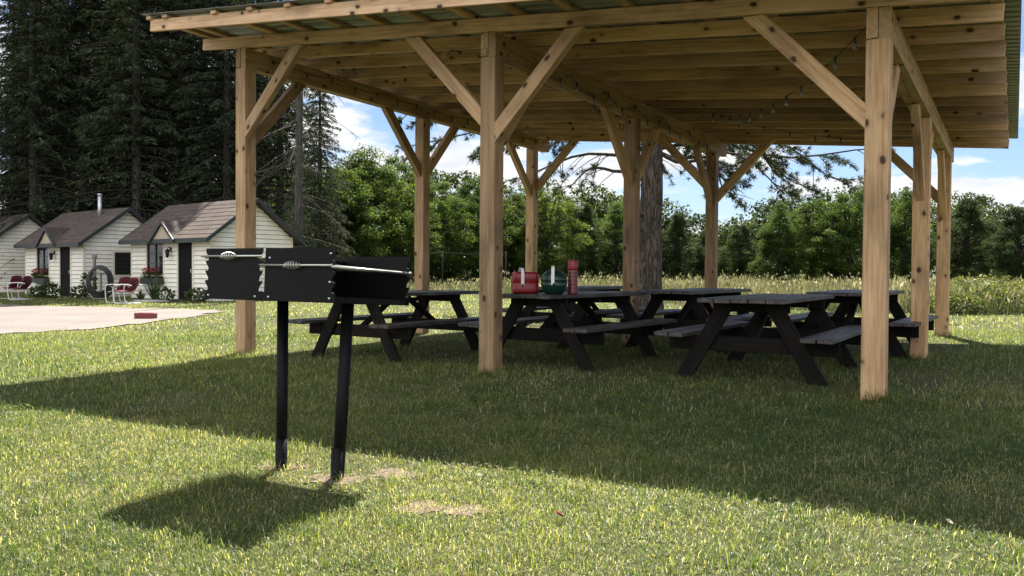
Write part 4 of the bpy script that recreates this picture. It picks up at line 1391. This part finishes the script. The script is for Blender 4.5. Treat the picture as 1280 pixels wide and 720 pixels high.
SPR = [spruce_meshes(101, 21.5, 3.1, 3.0, .42), spruce_meshes(102, 23.5, 2.8, 4.5, .36), spruce_meshes(103, 20.0, 3.2, 2.2, .50), spruce_meshes(104, 22.0, 2.9, 6.0, .40, 1.0)]
spr = [  # column, distance, variant, scale, label
    (-36, 37, 0, .62, 'tall dark spruce cut by the left edge of the photo'),
    (18, 39, 1, .68, 'tall dark spruce behind the leftmost cabin, sky showing left of its top'),
    (44, 36, 3, 1.0, 'tall dark spruce between the leftmost and middle cabin roofs'),
    (76, 40, 1, 1.05, 'tall dark spruce straight above the ridge of the middle cabin'),
    (104, 37, 2, 1.0, 'tall dark spruce left of the flue pipe on the middle cabin'),
    (141, 38, 3, 1.05, 'tall dark spruce rising behind the flue pipe of the middle cabin'),
    (172, 35.5, 1, 1.0, 'tall dark spruce above the gap between the middle and nearest cabin'),
    (200, 41, 0, 1.05, 'tall dark spruce over the left end of the nearest cabin roof'),
    (226, 37, 3, 1.0, 'tall dark spruce above the entry gable of the nearest cabin'),
    (256, 39, 1, 1.05, 'tall dark spruce behind the ridge of the nearest cabin'),
    (284, 36, 2, .95, 'tall dark spruce just left of the left front post'),
    (322, 41, 3, 1.0, 'tall dark spruce hidden in part by the left front post'),
    (350, 37, 0, .85, 'tall dark spruce right of the left front post and its braces'),
    (40, 47, 1, .86, 'distant dark spruce showing between the two leftmost trunks'),
    (60, 46, 0, 1.1, 'distant dark spruce over the gap between the leftmost and middle cabins'),
    (122, 47, 2, 1.15, 'distant dark spruce just left of the flue pipe, farther back'),
    (157, 48, 0, 1.1, 'distant dark spruce just right of the flue pipe, farther back'),
    (240, 47, 2, 1.15, 'distant dark spruce behind the nearest cabin ridge, farther back'),
    (302, 48, 1, 1.1, 'distant dark spruce directly behind the left front post, farther back'),
    (399, 33, 2, .52, 'open twiggy spruce at the right end of the row, blue sky beside it'),
]
for k, (px, dd, vv, sc, lab) in enumerate(spr):
    x = px_dir(px) * dd
    tree_thing('spruce_tree', SPR[vv], (x, dd, -.1), 1.7 * k, sc, lab, 'spruce', 'tall spruces behind the cabins')
# one bare pale trunk right of the front left post
tb = MB(); tb.tube([(0, 0, -.2), (.02, 0, 3), (.05, .05, 8), (.0, 0, 13)], [.19, .16, .12, .03], 12)
rd = random.Random(77)
for k in range(46):
    z = rd.uniform(1.0, 11); a = rd.uniform(0, 6.28); ln = rd.uniform(.7, 2.4)
    p0 = Vector((0.03, 0, z)); d = Vector((math.cos(a), math.sin(a), rd.uniform(-.5, .1)))
    pts = [p0 + d * ln * s_ + Vector((0, 0, -.25 * ln * s_ * s_)) for s_ in (0, .35, .7, 1)]
    tb.tube(pts, [.022, .015, .010, .004], 4, cap=False)
    for q in range(4):
        s_ = rd.uniform(.3, .95); b_ = p0 + d * ln * s_ + Vector((0, 0, -.25 * ln * s_ * s_))
        e_ = Vector((rd.uniform(-1, 1), rd.uniform(-1, 1), rd.uniform(-.8, .3))) * .5
        tb.tube([b_, b_ + e_ * .5, b_ + e_ + Vector((0, 0, -.08))], [.008, .006, .003], 3, cap=False)
x = px_dir(372) * 30
tree_thing('bare_spruce', [('trunk', mesh_of(tb, M['bark_pale']))], (x, 30, 0), 0, 1.0, 'pale bare trunk with dead twigs just right of the left front post', 'tree')

def broad_meshes(seed, H, Rw, mat, nclump=420, per=330, lf=(.095, .185), low=.0):
    r2 = np.random.default_rng(seed); rd = random.Random(seed)
    tb = MB(); hub = H * .42
    lean = (rd.uniform(-.3, .3), rd.uniform(-.3, .3))
    tb.tube([(0, 0, -.3), (.02, 0, .5), (lean[0] * .4, lean[1] * .4, hub * .6), (lean[0], lean[1], hub), (lean[0] * 1.2, lean[1] * 1.2, H * .86)], [.26, .20, .16, .12, .03], 9)
    C, D, Nn, Ls, T = [], [], [], [], []
    ph = r2.uniform(0, 6.28, 4)
    for k in range(nclump):
        zf = r2.uniform(low, 1.0) ** .9
        prof = max(.10, math.sin(math.pi * min(1, (zf ** 1.15 * .90 + .07)))) ** .62
        a = r2.uniform(0, 6.28)
        lobe = 1 + .30 * math.sin(2 * a + ph[0] + 5 * zf) + .24 * math.sin(5 * a + ph[1] - 9 * zf) + .18 * math.sin(11 * zf + ph[3])
        rr = Rw * prof * lobe * math.sqrt(r2.uniform(.30, 1.0)) * .92
        c = np.array([math.cos(a) * rr + lean[0] * zf, math.sin(a) * rr + lean[1] * zf, H * zf * (.86 + .11 * math.sin(2 * a + ph[2]) + .06 * math.sin(5 * a + ph[3]))])
        cr_ = r2.uniform(.45, 1.25) * .56
        n = int(per * r2.uniform(.6, 1.3) * cr_ ** 1.3)
        uu = unit(r2.normal(size=(n, 3))); rad = r2.uniform(.15, 1.0, n) ** .55
        lump = 1 + .30 * np.sin(uu[:, 0] * 5 + k) * np.sin(uu[:, 1] * 4 + 2 * k)
        pos = c + uu * (rad * lump * cr_)[:, None] * np.array([1.25, 1.25, .62])
        pos[:, 2] -= .25 * ((pos[:, 0] - c[0]) ** 2 + (pos[:, 1] - c[1]) ** 2)     # sprays droop at their rims
        pos[:, 2] = np.maximum(pos[:, 2], .1)
        C.append(pos); D.append(uu * .6 + r2.normal(0, .6, (n, 3)) + np.array([0, 0, -.4]))
        Nn.append(uu * .4 + np.array([0, 0, 1.0]) + r2.normal(0, .45, (n, 3)))
        Ls.append(r2.uniform(*lf, n))
        T.append(np.clip(r2.normal(.44, .15, n) + r2.uniform(-.2, .2), 0, 1))
        if k % 6 == 0:
            p1 = Vector((lean[0], lean[1], hub * rd.uniform(.6, 1.3))); p2 = Vector(c)
            tb.tube([p1, p1.lerp(p2, .5) + Vector((0, 0, .3)), p2], [.07, .045, .012], 5, cap=False)
    C, D, Nn, Ls = np.concatenate(C), np.concatenate(D), np.concatenate(Nn), np.concatenate(Ls)
    v, l, s = leaf_cards(C, D, Nn, Ls, Ls * .66)
    me = np_mesh('crown', v, l, s, mat, np.repeat(np.concatenate(T), 4))
    return [('trunk', mesh_of(tb, M['bark'])), ('crown', me)]

BR = [broad_meshes(201, 9.5, 3.5, M['leaf']), broad_meshes(202, 10.5, 3.1, M['leaf']), broad_meshes(203, 9.0, 3.9, M['leaf']),
      broad_meshes(204, 10.0, 3.4, M['leaf_dark']), broad_meshes(205, 11.5, 2.9, M['leaf_dark'])]
BH_ = [9.5, 10.5, 9.0, 10.0, 11.5]
def fit_scale(vv, dd, ytop):
    hz = 338.7
    z = EYE + (hz - ytop) / F_PX * dd - .25
    return z / (BH_[vv] * .97)
forest = [  # column, distance, variant, picture row of its top, label
    (425, 47, 0, 212, 'bright green tree just right of the open twiggy spruce'),
    (455, 50, 2, 193, 'bright green rounded tree left of the left middle post'),
    (497, 53, 1, 200, 'bright green tree directly left of the left middle post'),
    (545, 58, 0, 226, 'green tree behind the left middle post and the clothesline'),
    (592, 62, 2, 228, 'green tree left of the middle front post at the wood edge'),
    (640, 64, 1, 238, 'green tree between the middle front post and the left back post'),
    (686, 61, 0, 232, 'tall green tree above the red cooler at the wood edge'),
    (728, 63, 4, 250, 'green tree above the tartan flask at the wood edge'),
    (768, 66, 2, 255, 'green tree directly left of the middle post by the pine trunk'),
    (846, 66, 4, 262, 'dark pointed tree directly right of the thick pine trunk'),
    (880, 70, 3, 284, 'dark tree behind the back post right of the pine'),
    (926, 64, 3, 276, 'dark green tree right of the middle back post'),
    (972, 58, 1, 254, 'green tree below the drooping pine bough on the right'),
    (1014, 58, 2, 251, 'green tree in the middle of the right hand gap between posts'),
    (1062, 57, 0, 236, 'tall green tree directly left of the right front post'),
    (1128, 60, 1, 238, 'tall green tree between the right front and right middle posts'),
    (1206, 57, 3, 240, 'tall dark tree right of the right back post'),
    (1236, 66, 4, 268, 'slim darker tree left of the tree at the right edge'),
    (1272, 48, 3, 251, 'dark tree cut by the right edge of the photo'),
]
for k, (px, dd, vv, yt, lab) in enumerate(forest):
    x = px_dir(px) * dd
    tree_thing('broadleaf_tree', BR[vv], (x, dd, .2), 2.1 * k, fit_scale(vv, dd, yt), lab, 'tree', 'trees along the wood edge')
# sunlit undergrowth trees seen between the spruces
for k, (px, dd, vv, sc, lab) in enumerate([
        (96, 52, 0, .75, 'sunlit green tree glimpsed between spruces above the middle cabin'),
        (168, 50, 2, .80, 'sunlit green tree glimpsed between spruces left of the nearest cabin roof'),
        (215, 56, 1, .78, 'sunlit green tree glimpsed behind the nearest cabin roof ridge'),
        (300, 52, 0, .70, 'green tree glimpsed behind the left front post between spruces'),
        (385, 50, 3, .75, 'dark green tree behind the open twiggy spruce')]):
    x = px_dir(px) * dd
    tree_thing('broadleaf_tree', BR[vv], (x, dd, .1), 1.3 * k + .5, sc, lab, 'tree', 'trees glimpsed behind the spruces')

def wood_mass():
    """the deep wood behind the edge trees: one far mass of foliage"""
    r2 = np.random.default_rng(301)
    C, D, Nn, Ls, T = [], [], [], [], []
    for k in range(190):
        px = -420 + 2170 * (k + r2.uniform(0, 1)) / 190; dd = r2.uniform(70, 90)
        x = px_dir(px) * dd
        top = np.interp(px, [-420, 0, 430, 560, 700, 800, 900, 960, 1060, 1200, 1300, 1750], [250, 255, 205, 224, 236, 254, 278, 256, 236, 244, 256, 250])
        zt = EYE + (338.7 - top) / F_PX * dd + r2.uniform(-2.6, .9)
        Rw = r2.uniform(2.2, 3.8); ph = r2.uniform(0, 6.28, 3); tone = r2.uniform(-.18, .18)
        for q in range(46):
            zf = r2.uniform(.12, 1.0); a = r2.uniform(0, 6.28)
            prof = max(.12, math.sin(math.pi * min(1, zf ** 1.1 * .9 + .07))) ** .6 * (1 + .3 * math.sin(3 * a + ph[0] + 6 * zf))
            rr = Rw * prof * math.sqrt(r2.uniform(.3, 1))
            c = np.array([x + rr * math.cos(a), dd + rr * math.sin(a), zt * zf])
            n = 44; uu = unit(r2.normal(size=(n, 3)))
            pos = c + uu * (r2.uniform(.2, 1, n) ** .5 * r2.uniform(.55, 1.0))[:, None] * np.array([1.2, 1.2, .7])
            C.append(pos); D.append(uu * .6 + r2.normal(0, .6, (n, 3)) + np.array([0, 0, -.4])); Nn.append(uu * .4 + np.array([0, 0, 1.0]) + r2.normal(0, .45, (n, 3)))
            Ls.append(r2.uniform(.18, .36, n)); T.append(np.clip(r2.normal(.44, .15, n) + tone + r2.uniform(-.12, .12), 0, 1))
    v, l, s = leaf_cards(np.concatenate(C), np.concatenate(D), np.concatenate(Nn), np.concatenate(Ls), np.concatenate(Ls) * .8)
    o = bpy.data.objects.new('woodland', np_mesh('woodland', v, l, s, M['leaf_dark'], np.repeat(np.concatenate(T), 4))); link(o)
    tag(o, 'deep green woodland reading as one mass behind the edge trees', 'woodland', kind='stuff')
wood_mass()

# ------------------------------------------------------------------ the big pine behind the pavilion
def pine_tree():
    r2 = np.random.default_rng(401); rd = random.Random(401)
    tb = MB(); H = 17.0
    zs = [-.3, .15, .5, 1.2, 3, 6, 9, 12, 15, 17]
    rs = [.46, .37, .315, .29, .272, .25, .21, .16, .09, .03]
    # fluted trunk with a flare
    rings = []
    for z, r_ in zip(zs, rs):
        ring = []
        for k in range(22):
            a = 6.2832 * k / 22
            rr = r_ * (1 + .05 * math.sin(5 * a + z) + .03 * math.sin(9 * a) + (.08 * math.sin(4 * a + .5) if z < .6 else 0))
            ring.append((rr * math.cos(a) + .035 * math.sin(z * .5) + .006 * z, rr * math.sin(a), z))
        rings.append(ring)
    loft(tb, rings)
    tb.tube([(-.2, -.25, 2.35), (-.42, -.42, 2.42)], [.05, .03], 8)
    tb.tube([(-.25, -.22, 2.0), (-.36, -.36, 2.02)], [.045, .03], 8)
    tr = tb
    lb = MB()
    C, D, Nn, Ls, Ws, T = [], [], [], [], [], []
    def tuft(p, d, big=1.0):
        n = 26
        dirs = unit(np.array(d) * .9 + r2.normal(0, .62, (n, 3)))
        ln = r2.uniform(.11, .19, n) * big
        C.append(np.array(p) + dirs * (ln / 2)[:, None]); D.append(dirs); Nn.append(r2.normal(size=(n, 3))); Ls.append(ln); Ws.append(np.full(n, .0145)); T.append(np.clip(r2.normal(.5, .2, n), 0, 1))
    def limb(z, az, ln, rise, droop, rad, ntw, dens):
        p0 = Vector((.2 * math.cos(az), .2 * math.sin(az), z)); pts = []
        m = 9; wob = rd.uniform(0, 6)
        for k in range(m + 1):
            s_ = k / m
            a2 = az + .22 * math.sin(s_ * 5 + wob)
            pts.append(p0 + Vector((math.cos(a2) * ln * s_, math.sin(a2) * ln * s_, ln * (rise * s_ - droop * s_ * s_) + .12 * math.sin(s_ * 9 + wob))))
        lb.tube(pts, [rad * (1 - .85 * k / m) + .005 for k in range(m + 1)], 6, cap=False)
        for q in range(ntw):
            s_ = rd.uniform(.25, 1.0); i = min(int(s_ * m), m - 1); b_ = pts[i].lerp(pts[i + 1], s_ * m - i)
            side = 1 if rd.random() < .5 else -1
            a3 = az + side * rd.uniform(.3, 1.2)
            tl = rd.uniform(.35, 1.15) * (1.15 - .5 * s_)
            d = Vector((math.cos(a3), math.sin(a3), rd.uniform(-.75, .12))).normalized()
            tp = [b_ + d * tl * u_ + Vector((0, 0, -.22 * tl * u_ * u_)) for u_ in (0, .35, .7, 1)]
            lb.tube(tp, [.013, .010, .007, .004], 4, cap=False)
            if rd.random() < dens:
                for u_ in (.55, .75, .9, 1.0):
                    if rd.random() < .85:
                        j = min(int(u_ * 3), 2); tuft(tp[j].lerp(tp[j + 1], u_ * 3 - j), d + Vector((0, 0, .15)), 1.0)
                for _ in range(2):
                    e_ = d + Vector((rd.uniform(-.8, .8), rd.uniform(-.8, .8), rd.uniform(-.6, .3)))
                    bb = tp[1].lerp(tp[2], rd.random()); ee = bb + e_.normalized() * tl * .4
                    lb.tube([bb, ee], [.006, .003], 3, cap=False); tuft(ee, e_, .9)
    # low drooping limbs that show under the roof edge (angles in the ground plane)
    for (z, azd, ln, rise, dr, nt_, dn) in ((4.5, -8, 3.6, .02, .36, 18, .8), (4.2, -20, 3.0, .0, .42, 14, .8), (4.7, 10, 4.1, .02, .32, 16, .75), (4.15, 4, 5.6, .03, .07, 16, .75), (4.3, -2, 4.8, .0, .16, 14, .7), (4.0, 30, 3.4, .0, .24, 16, .7),
                                             (4.5, 190, 4.3, .06, .22, 22, .6), (4.9, 170, 5.8, .06, .17, 28, .7), (5.4, 200, 6.2, .02, .20, 28, .75), (4.1, 150, 3.6, .0, .2, 14, .5),
                                             (4.4, -70, 2.6, .0, .3, 14, .7), (4.6, 250, 3.0, .02, .3, 16, .6), (4.3, 85, 3.5, .0, .2, 14, .7), (3.6, 195, 2.2, .0, .25, 8, .3), (3.9, -5, 2.0, -.1, .3, 9, .6)):
        limb(z, R(azd), ln, rise, dr, .055, int(nt_ * 1.25), dn)
    # upper crown
    z = 5.6
    while z < 16:
        for q in range(3):
            limb(z, rd.uniform(0, 6.28), (6.2 * (1 - (z - 5) / 14) + .6) * rd.uniform(.7, 1.1), .18, .18, .05, 12, .8)
        z += .75
    v, l, s = leaf_cards(np.concatenate(C), np.concatenate(D), np.concatenate(Nn), np.concatenate(Ls), np.concatenate(Ws))
    cme = np_mesh('crown', v, l, s, M['pine_needle'], np.repeat(np.concatenate(T), 4))
    x, y = 3.42, 20.6
    return tree_thing('pine_tree', [('trunk', mesh_of(tr, M['bark_pine'])), ('limb', mesh_of(lb, M['bark'])), ('crown', cme)], (x, y, gz(x, y)), 0, 1.0,
                      'large pine with thick furrowed trunk behind the pavilion, boughs drooping under the roof edge', 'pine')
pine_tree()

# ------------------------------------------------------------------ clothesline, weeds, bits
cl = empty('clothesline', (px_dir(553) * 46, 46, .15)); tag(cl, 'thin grey clothesline poles with wires in the field before the wood', 'clothesline')
cx0 = cl.location.x; dxp = px_dir(632) * 46 - cx0
for dx in (0, dxp):
    mb = MB(); mb.tube([(dx, 0, -.2), (dx, 0, 2.0)], .03, 8); mb.tube([(dx, -.42, 1.95), (dx, .42, 1.95)], .02, 8); mb.build('pole', M['dull_steel'], cl)
mb = MB()
for yy in (-.4, .4):
    mb.tube([Vector((0, yy, 1.94)).lerp(Vector((dxp, yy, 1.94)), k / 6) + Vector((0, 0, -.10 * 4 * (k / 6) * (1 - k / 6))) for k in range(7)], .005, 5)
    mb.tube([(0, yy, 1.94), (-1.6, yy * .6, 1.72)], .012, 5)
mb.build('wire', M['dull_steel'], cl)

WB = [(1170, 22.0, .6, .62, 'low leafy weed clump just left of the right back post foot'),
      (1196, 18.6, .55, .55, 'leafy weed clump right of the right back post foot'),
      (1222, 19.2, .8, .80, 'leafy weed clump at the meadow edge, second from the right edge'),
      (1250, 19.6, .95, .95, 'large leafy weed bush at the meadow edge near the right edge'),
      (1279, 19.0, .8, .85, 'leafy weed bush cut by the right edge of the photo'),
      (1204, 21.5, .5, .9, 'tall thin weed stalks behind the clump right of the back post')]
for k, (px, dd, r_, h_, lab) in enumerate(WB):
    x = px_dir(px) * dd
    o = card_plant('weed_clump', 1100, r_, h_, M['weed'], None, 90 + k, (.05, .12)); o.location = (x, dd, gz(x, dd) - .05)
    tag(o, lab, 'weeds', 'weed clumps along the meadow edge')

def curled_leaf(name, x, y, size, mat, label, cat, seed):
    r_ = random.Random(seed); n = 6; vs, fs = [], []
    for lay in (0, 1):
        for i in range(n):
            for j in range(5):
                u = i / (n - 1); wv = (j / 4 - .5) * math.sin(math.pi * (.08 + .86 * u)) * .7
                vs.append(((u - .5) * size, wv * size, .02 + size * (.55 * abs(wv) + .35 * (u - .5) ** 2) + lay * .0012))
    N2 = n * 5
    for lay in (0, 1):
        for i in range(n - 1):
            for j in range(4):
                q = [lay * N2 + i * 5 + j, lay * N2 + (i + 1) * 5 + j, lay * N2 + (i + 1) * 5 + j + 1, lay * N2 + i * 5 + j + 1]
                fs.append(q if lay else q[::-1])
    o = MB().add(vs, fs, smooth=True).build(name, mat, None, (x, y, gz(x, y) + .018)); o.rotation_euler = (.3, .5, r_.uniform(0, 6))
    return tag(o, label, cat)
M['red_leaf'] = plain('dead red leaf', (.28, .05, .02), rough=.6)
M['pale_leaf'] = plain('pale dry leaf', (.42, .39, .30), rough=.7)
curled_leaf('fallen_leaf', .195, 3.40, .055, M['red_leaf'], 'small curled red brown leaf lying in the sunlit grass', 'leaf', 1)
curled_leaf('dry_leaf', 1.79, 3.35, .03, M['pale_leaf'], 'pale dry leaf on the sunlit grass at the lower right', 'leaf', 2)

# ------------------------------------------------------------------ render settings
scene.view_settings.view_transform = 'Standard'
scene.view_settings.look = 'None'
scene.view_settings.gamma = 1
scene.view_settings.use_curve_mapping = False
scene.view_settings.exposure = 1.74
scene.render.engine = 'CYCLES'
c = scene.cycles
c.max_bounces = 7; c.diffuse_bounces = 4; c.glossy_bounces = 3; c.transmission_bounces = 5; c.transparent_max_bounces = 4
c.caustics_reflective = False; c.caustics_refractive = False
c.use_denoising = True
